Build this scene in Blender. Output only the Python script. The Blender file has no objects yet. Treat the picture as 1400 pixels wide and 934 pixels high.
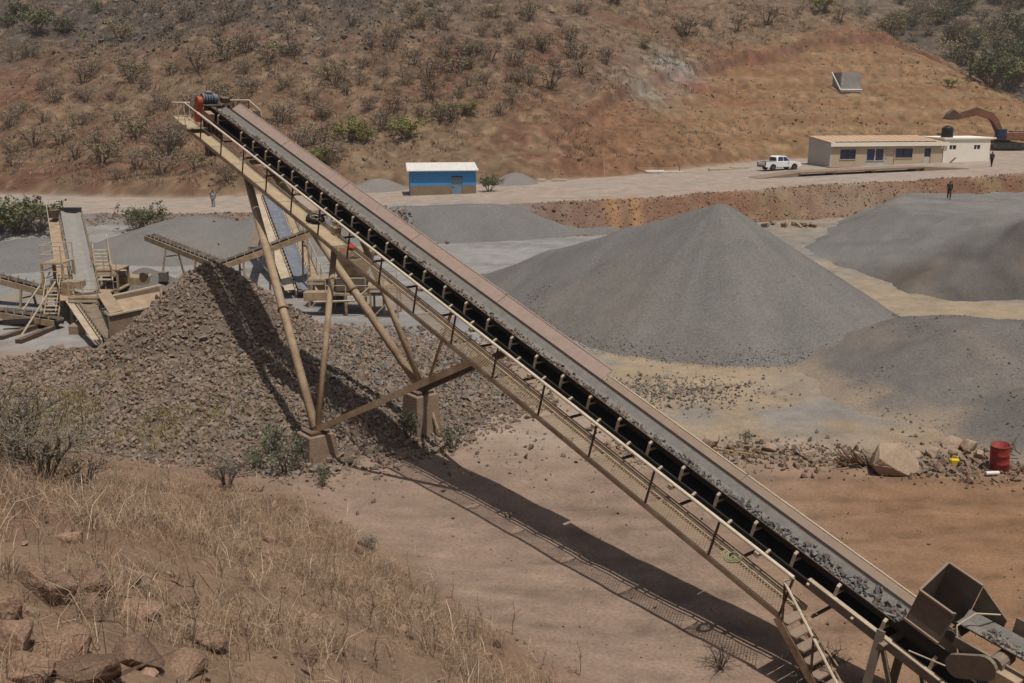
import bpy, bmesh, math, random
import numpy as np
from mathutils import Vector, Matrix, Quaternion

# ------------------------------------------------------------------ camera, sky, sun, exposure
scene = bpy.context.scene
COL = scene.collection
CAM_Z, PITCH, FPX, PW, PH = 13.0, math.radians(14.0), 1361.0, 1400.0, 934.0
cam_d = bpy.data.cameras.new("camera"); cam = bpy.data.objects.new("camera", cam_d); COL.objects.link(cam)
cam_d.sensor_fit = 'HORIZONTAL'; cam_d.sensor_width = 36.0; cam_d.lens = 36.0 * FPX / PW
cam_d.clip_start = 0.1; cam_d.clip_end = 3000
cam.location = (0, 0, CAM_Z); cam.rotation_euler = (math.radians(90) - PITCH, 0, 0)
scene.camera = cam

SUN_EL = math.radians(71.0)
SUN_AZ = np.array([0.57, -0.82]); SUN_AZ = SUN_AZ / np.linalg.norm(SUN_AZ)   # horizontal direction towards the sun
world = bpy.data.worlds.new("World"); scene.world = world; world.use_nodes = True
wn = world.node_tree.nodes; wl = world.node_tree.links; wn.clear()
sky = wn.new('ShaderNodeTexSky'); sky.sky_type = 'NISHITA'; sky.sun_disc = False
sky.sun_elevation = SUN_EL; sky.sun_rotation = math.atan2(SUN_AZ[0], SUN_AZ[1])
sky.air_density = 1.2; sky.dust_density = 5.0
bg = wn.new('ShaderNodeBackground'); bg.inputs['Strength'].default_value = 0.05
wo = wn.new('ShaderNodeOutputWorld'); wl.new(sky.outputs[0], bg.inputs[0]); wl.new(bg.outputs[0], wo.inputs[0])
sun_d = bpy.data.lights.new("sun", 'SUN'); sun = bpy.data.objects.new("sun", sun_d); COL.objects.link(sun)
sun_d.energy = 3.6; sun_d.angle = math.radians(0.6); sun_d.color = (1.0, 0.945, 0.86)
sv = Vector((SUN_AZ[0] * math.cos(SUN_EL), SUN_AZ[1] * math.cos(SUN_EL), math.sin(SUN_EL)))
sun.rotation_euler = sv.to_track_quat('Z', 'Y').to_euler(); sun.location = (40, -40, 90)
scene.view_settings.view_transform = 'Standard'; scene.view_settings.look = 'None'
scene.view_settings.exposure = 0.0; scene.view_settings.gamma = 1.0
scene.cycles.max_bounces = 5; scene.cycles.diffuse_bounces = 3

rng = np.random.default_rng(11); random.seed(5)

# ------------------------------------------------------------------ noise and terrain
def _hash(ix, iy, seed):
    h = (ix.astype(np.int64) * 374761393 + iy.astype(np.int64) * 668265263 + seed * 974634721) & 0x7fffffff
    h = ((h ^ (h >> 13)) * 1274126177) & 0x7fffffff
    return ((h ^ (h >> 16)) & 0xffff) / 65535.0
def vnoise(x, y, seed=0):
    x = np.asarray(x, float); y = np.asarray(y, float)
    ix = np.floor(x); iy = np.floor(y); fx = x - ix; fy = y - iy
    fx = fx * fx * (3 - 2 * fx); fy = fy * fy * (3 - 2 * fy)
    a = _hash(ix, iy, seed); b = _hash(ix + 1, iy, seed); c = _hash(ix, iy + 1, seed); d = _hash(ix + 1, iy + 1, seed)
    return (a + (b - a) * fx) * (1 - fy) + (c + (d - c) * fx) * fy
def fbm(x, y, seed=0, o=4):
    r = 0; a = .5; t = 0
    for i in range(o):
        r = r + a * vnoise(x, y, seed + i * 17); t += a
        x = x * 2.03 + 11.3; y = y * 2.03 + 5.7; a *= .5
    return r / t * 2 - 1
def sstep(a, b, x):
    t = np.clip((np.asarray(x, float) - a) / (b - a), 0, 1); return t * t * (3 - 2 * t)
def hz0(v): return np.asarray(v, float)
def softplus(x, k=1.0): return np.logaddexp(0, np.asarray(x, float) / k) * k

def terr_z(x): return np.interp(x, [-300, -45, -30, 0, 15, 38, 60, 90, 300], [1.6, 1.6, 1.9, 2.7, 3.1, 3.8, 4.35, 4.7, 5])
def edge_y(x): return np.interp(x, [-300, -50, -36, -15, 0, 12, 27, 33, 60, 300], [97, 97, 97, 93.5, 95, 99, 103, 105, 114, 160]) + 2.2 * fbm(x / 7, x * 0 + 3, 91) + .8 * fbm(x / 2, x * 0 + 5, 94, 2)
def base_y(x): return np.interp(x, [-300, -61, -36, -18, 0, 15, 35, 55, 80, 300], [120, 118, 110, 113.5, 118, 126, 142, 149, 155, 170]) + .9 * fbm(x / 9, x * 0 + 8, 92)
def foot_y(x): return np.interp(x, [-300, -60, -20, -12, -7, -2.9, 1.9, 5, 10, 20, 40, 300], [60, 44, 37.2, 33.6, 30.6, 25.8, 19.5, 15, 8.5, -2, -20, -200])
def foot_s(x, y): return (foot_y(x) - y) * .7
def cut_y(x): return np.interp(x, [-300, 2, 6, 12, 18.6, 27, 38, 47, 54, 67, 80, 95, 300], [60, 124, 131, 141, 153, 167, 177, 183, 189, 196.5, 199, 205, 205]) + 1.3 * fbm(x / 5, x * 0 + 2, 93, 3)
def H(x, y):
    x = np.asarray(x, float); y = np.asarray(y, float)
    fl = .10 * fbm(x / 8, y / 8, 1, 3) + .05 * fbm(x / 1.6, y / 1.6, 2, 3) + .7 * sstep(70, 100, y) * sstep(0, 22, x)
    E = edge_y(x); T = terr_z(x); w = np.interp(x, [-300, -30, -8, 300], [13, 12, 4.2, 4.2])
    t = np.clip((y - (E - w)) / w, 0, 1)
    bump = (.5 * fbm(x / 2.4, y / 2.4, 5, 4)) * np.clip(1 - abs(t * 2 - 1), 0, 1)
    z = fl + (T - fl) * sstep(0, 1, t) + bump
    # big hill behind the road
    d = y - base_y(x)
    n1 = fbm(x / 26, y / 26, 21, 3); n2 = fbm(x / 7, y / 7, 22, 3); n3 = fbm(x / 1.9, y / 1.9, 23, 3)
    gul = abs(fbm(x / 11 + .3 * n1, y / 30, 24, 3))
    up = .375 * softplus(d - 2, 2.0) + 1.3 * sstep(0, 3.5, d) + .0008 * np.clip(d, 0, 60) ** 2
    rough = sstep(0, 10, d)
    dc = y - cut_y(x); cutm = sstep(6, 14, x) * sstep(100, 86, x); smooth_ = cutm * sstep(2, -3, dc)
    rough = rough * (1 - .62 * smooth_)
    ledge = cutm * (1.5 * sstep(-.4, 1.6, dc) - .9) * sstep(-30, -2, dc) * sstep(30, 8, dc) + .6 * smooth_ * np.abs(np.sin((hz0(up) + .4 * n2) * 1.5)) * sstep(4, 10, d)
    up = up + ledge
    hz = T + up + rough * (1.7 * n1 + .85 * n2 + .48 * n3 + .16 * fbm(x / .7, y / .7, 26, 2) - 1.3 * np.clip(.25 - gul, 0, 1))
    # spur falling away on the right
    xc = np.interp(y, [140, 170, 185, 200, 216, 260], [103, 87, 83, 77, 68, 50]) + 2.0 * n1
    hz = hz - .55 * softplus(x - xc, 3.0)
    fz = 1.0 + .46 * softplus(y - 228, 6) + 6 * fbm(x / 45, y / 45, 31, 4) * sstep(225, 260, y) + .8 * n2
    fz = np.where(fz > 50, 50 + 8 * (1 - np.exp(-(np.minimum(fz, 400) - 50) / 8)), fz); hz = np.where(hz > 50, 50 + 7 * (1 - np.exp(-(np.minimum(hz, 400) - 50) / 7)), hz)
    hill = np.where(d > -1, np.maximum(np.maximum(hz, fz), T - 1.5 * sstep(0, 60, d)), -1e3)
    z = np.where(d > -1, np.where(d < 1.5, z * (1 - sstep(-1, 1.5, d)) + hill * sstep(-1, 1.5, d), hill), z)
    # slope in front, under the camera
    s = foot_s(x, y)
    sl = .55 * softplus(s - .5, .9) * (y < 60)
    z = z + sl + np.clip(s, 0, 4) / 4 * (.28 * fbm(x / 2.3, y / 2.3, 41, 4) + .06 * fbm(x / .5, y / .5, 42, 2)) * (y < 60)
    return z
def H1(x, y): return float(H(np.array([x]), np.array([y]))[0])

cT, sT = math.cos(PITCH), math.sin(PITCH)
def ray(px, py):
    a = (px - PW / 2) / FPX; b = (PH / 2 - py) / FPX
    return np.array([a, cT + b * sT, b * cT - sT])
def at_z(px, py, z=0.0):
    r = ray(px, py); t = (z - CAM_Z) / r[2]; return Vector((r[0] * t, r[1] * t, z))
def at_y(px, py, y):
    r = ray(px, py); t = y / r[1]; return Vector((r[0] * t, y, CAM_Z + r[2] * t))
def hit(px, py, t0=6.0, t1=420.0):
    r = ray(px, py); t = np.linspace(t0, t1, 6000)
    d = CAM_Z + r[2] * t - H(r[0] * t, r[1] * t)
    i = np.argmax(d < 0) if (d < 0).any() else len(t) - 1
    tt = t[i]; x, y = r[0] * tt, r[1] * tt
    return Vector((x, y, H1(x, y)))
def pix(p):
    cz = p[1] * cT - (p[2] - CAM_Z) * sT; cy = (p[2] - CAM_Z) * cT + p[1] * sT
    return PW / 2 + FPX * p[0] / cz, PH / 2 - FPX * cy / cz

# ------------------------------------------------------------------ materials
def nd(nt, t, **kw):
    n = nt.nodes.new(t)
    for k, v in kw.items(): setattr(n, k, v)
    return n
MATS = {}
def mat(name, col, col2=None, rough=.85, scale=3.0, bump=.0, bscale=20.0, metal=0.0, dust=None, dust_amt=.8, attr=None, speck=None, detail=5, contrast=1.0, rand=0.0, spec=.3):
    """base colour broken up by noise, optional dust on upward faces, optional colour attribute, bump"""
    if name in MATS: return MATS[name]
    m = bpy.data.materials.new(name); m.use_nodes = True; nt = m.node_tree; L = nt.links; nt.nodes.clear()
    out = nd(nt, 'ShaderNodeOutputMaterial'); b = nd(nt, 'ShaderNodeBsdfPrincipled'); L.new(b.outputs[0], out.inputs[0])
    b.inputs['Roughness'].default_value = rough; b.inputs['Metallic'].default_value = metal
    b.inputs['Specular IOR Level'].default_value = spec
    geo = nd(nt, 'ShaderNodeNewGeometry')
    n = nd(nt, 'ShaderNodeTexNoise'); n.inputs['Scale'].default_value = scale; n.inputs['Detail'].default_value = detail; n.inputs['Roughness'].default_value = .62
    L.new(geo.outputs['Position'], n.inputs['Vector'])
    mr = nd(nt, 'ShaderNodeMapRange'); mr.inputs[1].default_value = .5 - .22 / contrast; mr.inputs[2].default_value = .5 + .22 / contrast
    L.new(n.outputs['Fac'], mr.inputs[0])
    mix = nd(nt, 'ShaderNodeMix', data_type='RGBA')
    L.new(mr.outputs[0], mix.inputs[0])
    c2 = col2 if col2 else tuple(c * .72 for c in col)
    mix.inputs[6].default_value = (*col, 1); mix.inputs[7].default_value = (*c2, 1)
    cur = mix.outputs[2]
    if attr:
        a = nd(nt, 'ShaderNodeAttribute'); a.attribute_name = attr
        mu = nd(nt, 'ShaderNodeMix', data_type='RGBA', blend_type='MULTIPLY'); mu.inputs[0].default_value = 1
        L.new(a.outputs['Color'], mu.inputs[6]); L.new(cur, mu.inputs[7]); cur = mu.outputs[2]
    if rand:
        oi = nd(nt, 'ShaderNodeObjectInfo'); mr2 = nd(nt, 'ShaderNodeMapRange')
        mr2.inputs[3].default_value = 1 - rand; mr2.inputs[4].default_value = 1 + rand; L.new(oi.outputs['Random'], mr2.inputs[0])
        hv = nd(nt, 'ShaderNodeHueSaturation'); L.new(mr2.outputs[0], hv.inputs['Value']); L.new(cur, hv.inputs['Color']); cur = hv.outputs[0]
    if speck:
        sc, amt = speck
        n2 = nd(nt, 'ShaderNodeTexNoise'); n2.inputs['Scale'].default_value = sc; n2.inputs['Detail'].default_value = 3
        L.new(geo.outputs['Position'], n2.inputs['Vector'])
        mr3 = nd(nt, 'ShaderNodeMapRange'); mr3.inputs[1].default_value = .3; mr3.inputs[2].default_value = .7
        mr3.inputs[3].default_value = 1 - amt; mr3.inputs[4].default_value = 1 + amt; L.new(n2.outputs['Fac'], mr3.inputs[0])
        hv = nd(nt, 'ShaderNodeHueSaturation'); L.new(mr3.outputs[0], hv.inputs['Value']); L.new(cur, hv.inputs['Color']); cur = hv.outputs[0]
    if dust:
        sx = nd(nt, 'ShaderNodeSeparateXYZ'); L.new(geo.outputs['Normal'], sx.inputs[0])
        md = nd(nt, 'ShaderNodeMapRange'); md.inputs[1].default_value = .15; md.inputs[2].default_value = .9; md.inputs[4].default_value = dust_amt
        L.new(sx.outputs['Z'], md.inputs[0])
        nn = nd(nt, 'ShaderNodeTexNoise'); nn.inputs['Scale'].default_value = 2.2; nn.inputs['Detail'].default_value = 6; L.new(geo.outputs['Position'], nn.inputs['Vector'])
        mm = nd(nt, 'ShaderNodeMapRange'); mm.inputs[1].default_value = .3; mm.inputs[2].default_value = .6; L.new(nn.outputs['Fac'], mm.inputs[0])
        mul = nd(nt, 'ShaderNodeMath', operation='MULTIPLY'); L.new(md.outputs[0], mul.inputs[0]); L.new(mm.outputs[0], mul.inputs[1])
        mx = nd(nt, 'ShaderNodeMix', data_type='RGBA'); L.new(mul.outputs[0], mx.inputs[0]); L.new(cur, mx.inputs[6]); mx.inputs[7].default_value = (*dust, 1); cur = mx.outputs[2]
    L.new(cur, b.inputs['Base Color'])
    if bump:
        nb = nd(nt, 'ShaderNodeTexNoise'); nb.inputs['Scale'].default_value = bscale; nb.inputs['Detail'].default_value = 4
        L.new(geo.outputs['Position'], nb.inputs['Vector'])
        bp = nd(nt, 'ShaderNodeBump'); bp.inputs['Strength'].default_value = min(1, bump); bp.inputs['Distance'].default_value = .6 / bscale * max(1, bump)
        L.new(nb.outputs['Fac'], bp.inputs['Height']); L.new(bp.outputs[0], b.inputs['Normal'])
    MATS[name] = m; return m

DUST = (.30, .225, .16)
def steel(name, col, rough=.7, dust=DUST, amt=.75, col2=None): return mat(name, col, col2, rough=rough, scale=1.7, dust=dust, dust_amt=amt, bump=.25, bscale=14, detail=9, contrast=1.5, speck=(16, .14))
M_GROUND = mat('soil', (1.12, 1.12, 1.12), (.84, .84, .84), rough=.95, scale=.9, attr='Col', speck=(11.0, .16), bump=.32, bscale=11.0, detail=8, spec=.1)
M_STONE = mat('stone', (1.15, 1.15, 1.15), (.8, .8, .8), rough=.92, scale=6, attr='Col', speck=(26, .2), bump=.5, bscale=16, spec=.15)
M_ROCK = mat('boulder', (.235, .155, .108), (.165, .105, .074), rough=.92, scale=2.2, speck=(30, .3), bump=.9, bscale=18, detail=9, rand=.3, spec=.15)
M_GRAVEL = mat('gravel', (.158, .152, .147), (.134, .130, .127), rough=.95, scale=.35, attr='Col', speck=(10.0, .22), bump=.35, bscale=12, detail=7, spec=.1)
M_BEIGE = steel('beige_paint', (.40, .305, .20), col2=(.23, .15, .09))
M_RAIL = steel('pale_rail', (.50, .43, .33), amt=.5, col2=(.40, .32, .23))
M_HANDRAIL = mat('pale_handrail', (.60, .53, .42), (.48, .40, .30), rough=.6, scale=3, speck=(9, .1))
M_PIPE = steel('tan_pipe', (.40, .305, .205), amt=.5, col2=(.27, .185, .115))
M_RUST = steel('rusty_steel', (.10, .058, .038), amt=.4, col2=(.07, .045, .035))
M_DARK = steel('dark_steel', (.035, .032, .030), amt=.35)
M_BLACK = mat('black_rubber_and_shade', (.012, .011, .011), (.018, .016, .015), rough=.8, scale=8)  # real rubber, plus shade painted black under the long belt
M_LBELT = mat('pale_dusty_belt', (.27, .255, .235), (.21, .195, .18), rough=.9, scale=3, speck=(20, .15))
M_BELT = mat('dusty_belt', (.195, .182, .166), (.145, .135, .122), rough=.9, scale=4, speck=(30, .2))
M_PINK = mat('faded_red_sheet', (.30, .215, .180), (.275, .205, .168), rough=.75, scale=1.2, speck=(5, .08))
M_TAN = mat('dusty_sheet', (.265, .195, .148), (.215, .155, .118), rough=.85, scale=1.5, speck=(6, .08))
M_PLATE = mat('dusty_plate', (.40, .31, .205), (.31, .235, .155), rough=.9, scale=2.5, speck=(9, .12))
M_MESH = mat('dusty_grating', (.34, .26, .175), (.26, .195, .13), rough=.9, scale=2)
M_GREYBROWN = mat('brown_grey_sheet', (.150, .122, .095), (.115, .092, .072), rough=.8, scale=1.8, speck=(8, .1), dust=DUST, dust_amt=.5)
M_CONC = mat('concrete', (.28, .205, .148), (.20, .14, .10), rough=.95, scale=1.6, speck=(15, .15), bump=.3, bscale=12)
M_CONCG = mat('grey_concrete', (.36, .35, .335), (.26, .25, .24), rough=.95, scale=.8, speck=(6, .15))
M_RED = steel('red_paint', (.45, .03, .02), amt=.3)
M_ORANGE = steel('orange_paint', (.42, .075, .03), amt=.3)
M_BLUEGREY = steel('blue_grey_motor', (.14, .19, .24), amt=.4)
M_BLUEBELT = mat('blue_grey_belt', (.17, .185, .215), (.12, .13, .15), rough=.85, scale=2, speck=(10, .2))
M_WHITE = mat('white_paint', (.72, .70, .66), (.62, .59, .54), rough=.6, scale=1.5)
M_GLASS = mat('dark_glass', (.018, .035, .10), (.025, .04, .11), rough=.12, scale=3, spec=.5)
M_BARK = mat('dry_twig', (.16, .125, .095), (.10, .078, .06), rough=.95, scale=9)
M_SKIN = mat('skin', (.14, .075, .045), rough=.7)

# ------------------------------------------------------------------ mesh building helpers
class MB:
    def __init__(s): s.v = []; s.f = []
    def add(s, vs, fs):
        o = len(s.v); s.v.extend([tuple(map(float, v)) for v in vs]); s.f.extend([tuple(i + o for i in f) for f in fs]); return s
    def hexa(s, p):   # 8 points: bottom 4, top 4
        return s.add(p, [(3, 2, 1, 0), (4, 5, 6, 7), (0, 1, 5, 4), (1, 2, 6, 5), (2, 3, 7, 6), (3, 0, 4, 7)])
    def box(s, c, size, R=None):
        c = Vector(c); h = [d / 2 for d in size]
        ps = [Vector((sx * h[0], sy * h[1], sz * h[2])) for sz in (-1, 1) for sx, sy in ((-1, -1), (1, -1), (1, 1), (-1, 1))]
        return s.hexa([c + (R @ p if R else p) for p in ps])
    def beam(s, p, q, w, h, up=(0, 0, 1)):
        p = Vector(p); q = Vector(q); d = (q - p).normalized(); up = Vector(up)
        if abs(d.dot(up)) > .98: up = Vector((1, 0, 0))
        a = d.cross(up).normalized(); b = a.cross(d).normalized()
        return s.hexa([e + a * sx * w / 2 + b * sy * h / 2 for e in (p, q) for sx, sy in ((-1, -1), (1, -1), (1, 1), (-1, 1))])
    def tube(s, p, q, r, r2=None, n=8, cap=True):
        p = Vector(p); q = Vector(q); r2 = r if r2 is None else r2; d = (q - p).normalized()
        a = d.orthogonal().normalized(); b = d.cross(a)
        vs = [e + (a * math.cos(2 * math.pi * i / n) + b * math.sin(2 * math.pi * i / n)) * rr for e, rr in ((p, r), (q, r2)) for i in range(n)]
        fs = [(i, (i + 1) % n, n + (i + 1) % n, n + i) for i in range(n)]
        if cap: fs += [tuple(range(n - 1, -1, -1)), tuple(range(n, 2 * n))]
        return s.add(vs, fs)
    def path(s, pts, r, n=6):
        pts = [Vector(p) for p in pts]
        for i in range(len(pts) - 1): s.tube(pts[i], pts[i + 1], r, n=n)
        return s
    def prism(s, poly, d):    # polygon of 3-D points extruded by vector d
        n = len(poly); d = Vector(d); vs = [Vector(p) for p in poly]; vs += [v + d for v in vs]
        return s.add(vs, [tuple(range(n - 1, -1, -1)), tuple(range(n, 2 * n))] + [(i, (i + 1) % n, n + (i + 1) % n, n + i) for i in range(n)])
    def build(s, name, m, parent=None, origin=None, smooth=False, bevel=0):
        me = bpy.data.meshes.new(name); o = Vector(origin) if origin is not None else Vector((0, 0, 0))
        me.from_pydata([(v[0] - o.x, v[1] - o.y, v[2] - o.z) for v in s.v], [], s.f)
        bm = bmesh.new(); bm.from_mesh(me); bmesh.ops.recalc_face_normals(bm, faces=bm.faces)
        if bevel: bmesh.ops.bevel(bm, geom=bm.edges[:], offset=bevel, segments=1, affect='EDGES', profile=.5)
        bm.to_mesh(me); bm.free()
        me.materials.append(m)
        if smooth: me.polygons.foreach_set('use_smooth', [True] * len(me.polygons))
        ob = bpy.data.objects.new(name, me); COL.objects.link(ob)
        if parent is not None: ob.parent = parent
        return ob
def tag(o, label=None, cat=None, group=None, kind=None):
    if label: o['label'] = label
    if cat: o['category'] = cat
    if group: o['group'] = group
    if kind: o['kind'] = kind
    return o
def thing(name, loc, label, cat, group=None, rz=0.0):
    o = bpy.data.objects.new(name, None); o.empty_display_size = .3; COL.objects.link(o); o.location = loc; o.rotation_euler = (0, 0, rz)
    return tag(o, label, cat, group)
def inst(name, me, parent=None, loc=(0, 0, 0), rot=None, scale=None):
    o = bpy.data.objects.new(name, me); COL.objects.link(o); o.parent = parent; o.location = loc
    if rot is not None: o.rotation_euler = rot
    if scale is not None: o.scale = (scale,) * 3 if isinstance(scale, (int, float)) else scale
    return o
def np_mesh(name, V, F, m, col=None, smooth=False):
    """V (n,3) F (m,k) arrays -> object"""
    me = bpy.data.meshes.new(name); k = F.shape[1]
    me.vertices.add(len(V)); me.vertices.foreach_set('co', np.ascontiguousarray(V, np.float32).ravel())
    me.loops.add(F.size); me.loops.foreach_set('vertex_index', np.ascontiguousarray(F, np.int32).ravel())
    me.polygons.add(len(F)); me.polygons.foreach_set('loop_start', np.arange(0, F.size, k, dtype=np.int32))
    me.polygons.foreach_set('loop_total', np.full(len(F), k, np.int32))
    me.polygons.foreach_set('use_smooth', np.full(len(F), bool(smooth)))
    me.update(calc_edges=True)
    if col is not None:
        a = me.attributes.new('Col', 'FLOAT_COLOR', 'POINT'); c = np.ones((len(V), 4), np.float32); c[:, :3] = col; a.data.foreach_set('color', c.ravel())
    me.materials.append(m)
    ob = bpy.data.objects.new(name, me); COL.objects.link(ob); return ob

# stones: a few convex shapes, scattered into one mesh or used one by one
def rock_shape(seed, npts=13, flat=.75):
    r = np.random.default_rng(seed); bm = bmesh.new()
    p = r.normal(size=(npts, 3)); p /= np.linalg.norm(p, axis=1)[:, None]; p *= r.uniform(.72, 1.0, (npts, 1)); p *= np.array([1.0, .82, flat])
    for q in p: bm.verts.new(q)
    bmesh.ops.convex_hull(bm, input=bm.verts); bmesh.ops.triangulate(bm, faces=bm.faces)
    for v in [v for v in bm.verts if not v.link_faces]: bm.verts.remove(v)
    bm.verts.index_update(); V = np.array([v.co for v in bm.verts]); F = np.array([[v.index for v in f.verts] for f in bm.faces]); bm.free(); return V, F
ROCKS = [rock_shape(100 + i, 8 + i % 3, .6 + .1 * (i % 3)) for i in range(12)]
def rand_rot(n, r=None):
    r = r or rng; q = r.normal(size=(n, 4)); q /= np.linalg.norm(q, axis=1)[:, None]; w, x, y, z = q.T
    return np.stack([np.stack([1 - 2 * (y * y + z * z), 2 * (x * y - z * w), 2 * (x * z + y * w)], -1), np.stack([2 * (x * y + z * w), 1 - 2 * (x * x + z * z), 2 * (y * z - x * w)], -1), np.stack([2 * (x * z - y * w), 2 * (y * z + x * w), 1 - 2 * (x * x + y * y)], -1)], 1)
def scatter(pos, size, cols, shapes=ROCKS):
    """positions (n,3), sizes (n,), colours (n,3) -> V, F, C"""
    n = len(pos); R = rand_rot(n); var = rng.integers(0, len(shapes), n); Vs = []; Fs = []; Cs = []; off = 0
    for k, (V, F) in enumerate(shapes):
        i = np.where(var == k)[0]
        if not len(i): continue
        P = np.einsum('nij,vj->nvi', R[i], V) * size[i][:, None, None] + pos[i][:, None, :]
        Vs.append(P.reshape(-1, 3)); Fs.append((F[None] + (np.arange(len(i)) * len(V))[:, None, None] + off).reshape(-1, 3)); Cs.append(np.repeat(cols[i], len(V), 0)); off += len(i) * len(V)
    return np.concatenate(Vs), np.concatenate(Fs), np.concatenate(Cs)
def stone_cols(n, base, var=.2, blue=0.0):
    c = np.array(base)[None] * rng.uniform(1 - var, 1 + var, (n, 1)) * rng.uniform(.95, 1.05, (n, 3))
    if blue: i = rng.random(n) < blue; c[i] = np.array([.165, .16, .155]) * rng.uniform(.7, 1.3, (i.sum(), 1))
    return c
# ------------------------------------------------------------------ the ground: one sheet, pit floor, road terrace, hill, near slope
def axis(segs):
    out = []
    for a, b, st in segs: out.append(np.arange(a, b, st))
    return np.concatenate(out)
gx = axis([(-700, -260, 25), (-260, -110, 4), (-110, -36, .55), (-36, 34, .33), (34, 112, .5), (112, 260, 4), (260, 701, 25)])
gy = axis([(-60, 4, 4), (4, 44, .28), (44, 92, .45), (92, 150, .4), (150, 215, .55), (215, 330, 1.6), (330, 600, 12), (600, 1200, 50)])
GX, GY = np.meshgrid(gx, gy); X = GX.ravel(); Y = GY.ravel(); Z = H(X, Y)
def lerp(a, b, t): t = np.clip(t, 0, 1)[:, None]; return a * (1 - t) + b * t
def C3(*c): return np.array(c)[None].repeat(1, 0)
def blob(px, py, rx, ry=None, z=0.0, hitz=False):
    p = hit(px, py) if hitz else at_z(px, py, z); ry = ry or rx
    return np.exp(-(((X - p.x) / rx) ** 2 + ((Y - p.y) / ry) ** 2))
n0 = fbm(X / 14, Y / 14, 51, 4); n1 = fbm(X / 4, Y / 4, 52, 4); n2 = fbm(X / 1.1, Y / 1.1, 53, 3); n3 = fbm(X / .45, Y / .45, 54, 2)
streak = fbm(X / 9, Y / 1.6, 55, 3)
FLOOR = C3(.240, .172, .132); REDF = C3(.222, .132, .078); PALE = C3(.275, .215, .150); GREY = C3(.185, .182, .180); LGREY = C3(.255, .247, .240)
ROADC = C3(.325, .260, .212); BANK = C3(.175, .096, .062); HILLR = C3(.165, .086, .054); HILLT = C3(.200, .134, .080); HILLG = C3(.142, .108, .082); SPUR = C3(.208, .135, .080); DRY = C3(.235, .158, .098)
col = np.repeat(FLOOR, len(X), 0)
col = lerp(col, REDF, sstep(3, 13, X - (Y - 22) * .15 + 1.5 * n0) * sstep(36, 31, Y))
col = lerp(col, PALE, sstep(33, 38, Y + 1.5 * n1) * sstep(-2, 3, X))
col = lerp(col, GREY, sstep(.05, .5, n1 + .35 * n0 + .2) * sstep(34, 40, Y) * sstep(0, 4, X) * .75)
col = lerp(col, LGREY, sstep(48, 53, Y + 2.5 * n1) * sstep(30, 8, X + 3 * n1) * .95)
col = lerp(col, GREY, sstep(52, 58, Y) * sstep(-.25, .35, streak + .2 * n0) * .75)
col = lerp(col, PALE, sstep(.15, .5, streak * .6 + n0 * .5) * sstep(56, 64, Y) * .7)
col = lerp(col, PALE * 1.06, np.clip(blob(1240, 432, 6, 4) + blob(1190, 400, 4, 6) + blob(960, 520, 8, 2.5) + blob(1330, 425, 9, 2), 0, 1) * .85)
col = lerp(col, C3(.305, .240, .192), np.clip(blob(740, 580, 5, 2.6) + blob(640, 560, 4, 2.5) + .6 * blob(860, 610, 4, 2), 0, 1) * .75)
# embankment and terrace
E = edge_y(X); T = terr_z(X)
tt = (Y - (E - 4.5)) / 4.5
bankc = lerp(np.repeat(BANK, len(X), 0), HILLT * .95, sstep(-.1, .5, n1 + n2 * .5))
bankc = lerp(bankc, GREY * .95, np.clip(sstep(-21, -18, X) * sstep(4, -1, X + 2 * n1) + sstep(-20, -30, X) * .8, 0, 1) * sstep(1.15, .75, tt + .3 * n1))
col = lerp(col, bankc, sstep(-.15, .05, tt))
col = lerp(col, ROADC * (1 + .10 * streak[:, None]), sstep(.9, 1.1, tt + .15 * n1))
col = lerp(col, GREY * 1.25, sstep(1.3, 2, tt) * sstep(.0, .4, streak) * .45)
for px, py, rx, ry, c, k in ((838, 288, .75, 4, (.30, .165, .075), 1.0), (869, 286, .6, 4, (.30, .165, .075), 1.0), (1180, 275, 10, 3, (.25, .205, .16), .5), (700, 300, 12, 5, (.15, .15, .152), .3)):
    col = lerp(col, np.array(c)[None], blob(px, py, rx, ry, hitz=True) * k)
# hill
d = Y - base_y(X); hm = sstep(-1, 1, d); dc = Y - cut_y(X); cutm = sstep(5, 12, X) * sstep(108, 92, X)
hc = lerp(np.repeat(HILLR, len(X), 0), HILLT, sstep(-.35, .4, n1 * .7 + n0 * .5 + .15 * n2))
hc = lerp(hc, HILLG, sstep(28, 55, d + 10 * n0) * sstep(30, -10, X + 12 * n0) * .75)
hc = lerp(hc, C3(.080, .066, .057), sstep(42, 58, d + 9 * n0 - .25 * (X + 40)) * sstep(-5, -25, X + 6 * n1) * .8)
hc = lerp(hc, SPUR, sstep(12, 28, X + 7 * n0) * sstep(75, 45, d + 8 * n0) * sstep(-.5, .2, n1 + .3 * n2 + .2) * .9)
hc = lerp(hc, HILLR * 1.05, sstep(.12, .5, n2 * .5 + n1 * .7 - .02) * .65)
hc = lerp(hc, C3(.255, .185, .115), sstep(.2, .6, n2 + .4 * n1) * .4)
strata = np.sin((Z + .5 * n1) * 2.6) * .5 + .5
cutc = lerp(np.repeat(C3(.200, .118, .062), len(X), 0), C3(.235, .155, .088), sstep(.2, .9, strata * .6 + .5 * n1 + .2)); cutc = lerp(cutc, C3(.185, .092, .056), sstep(.15, .5, n1 * .6 + n2 * .5) * .75)
cutc = lerp(cutc, C3(.165, .080, .048), sstep(34, 10, X + 5 * n1) * .75)
hc = lerp(hc, cutc, cutm * sstep(1.5, -1.5, dc + n2) * .9)
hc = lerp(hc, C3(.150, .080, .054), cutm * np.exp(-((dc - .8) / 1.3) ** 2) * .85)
hc = lerp(hc, HILLG * .95, cutm * sstep(2, 8, dc) * .5)
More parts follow.
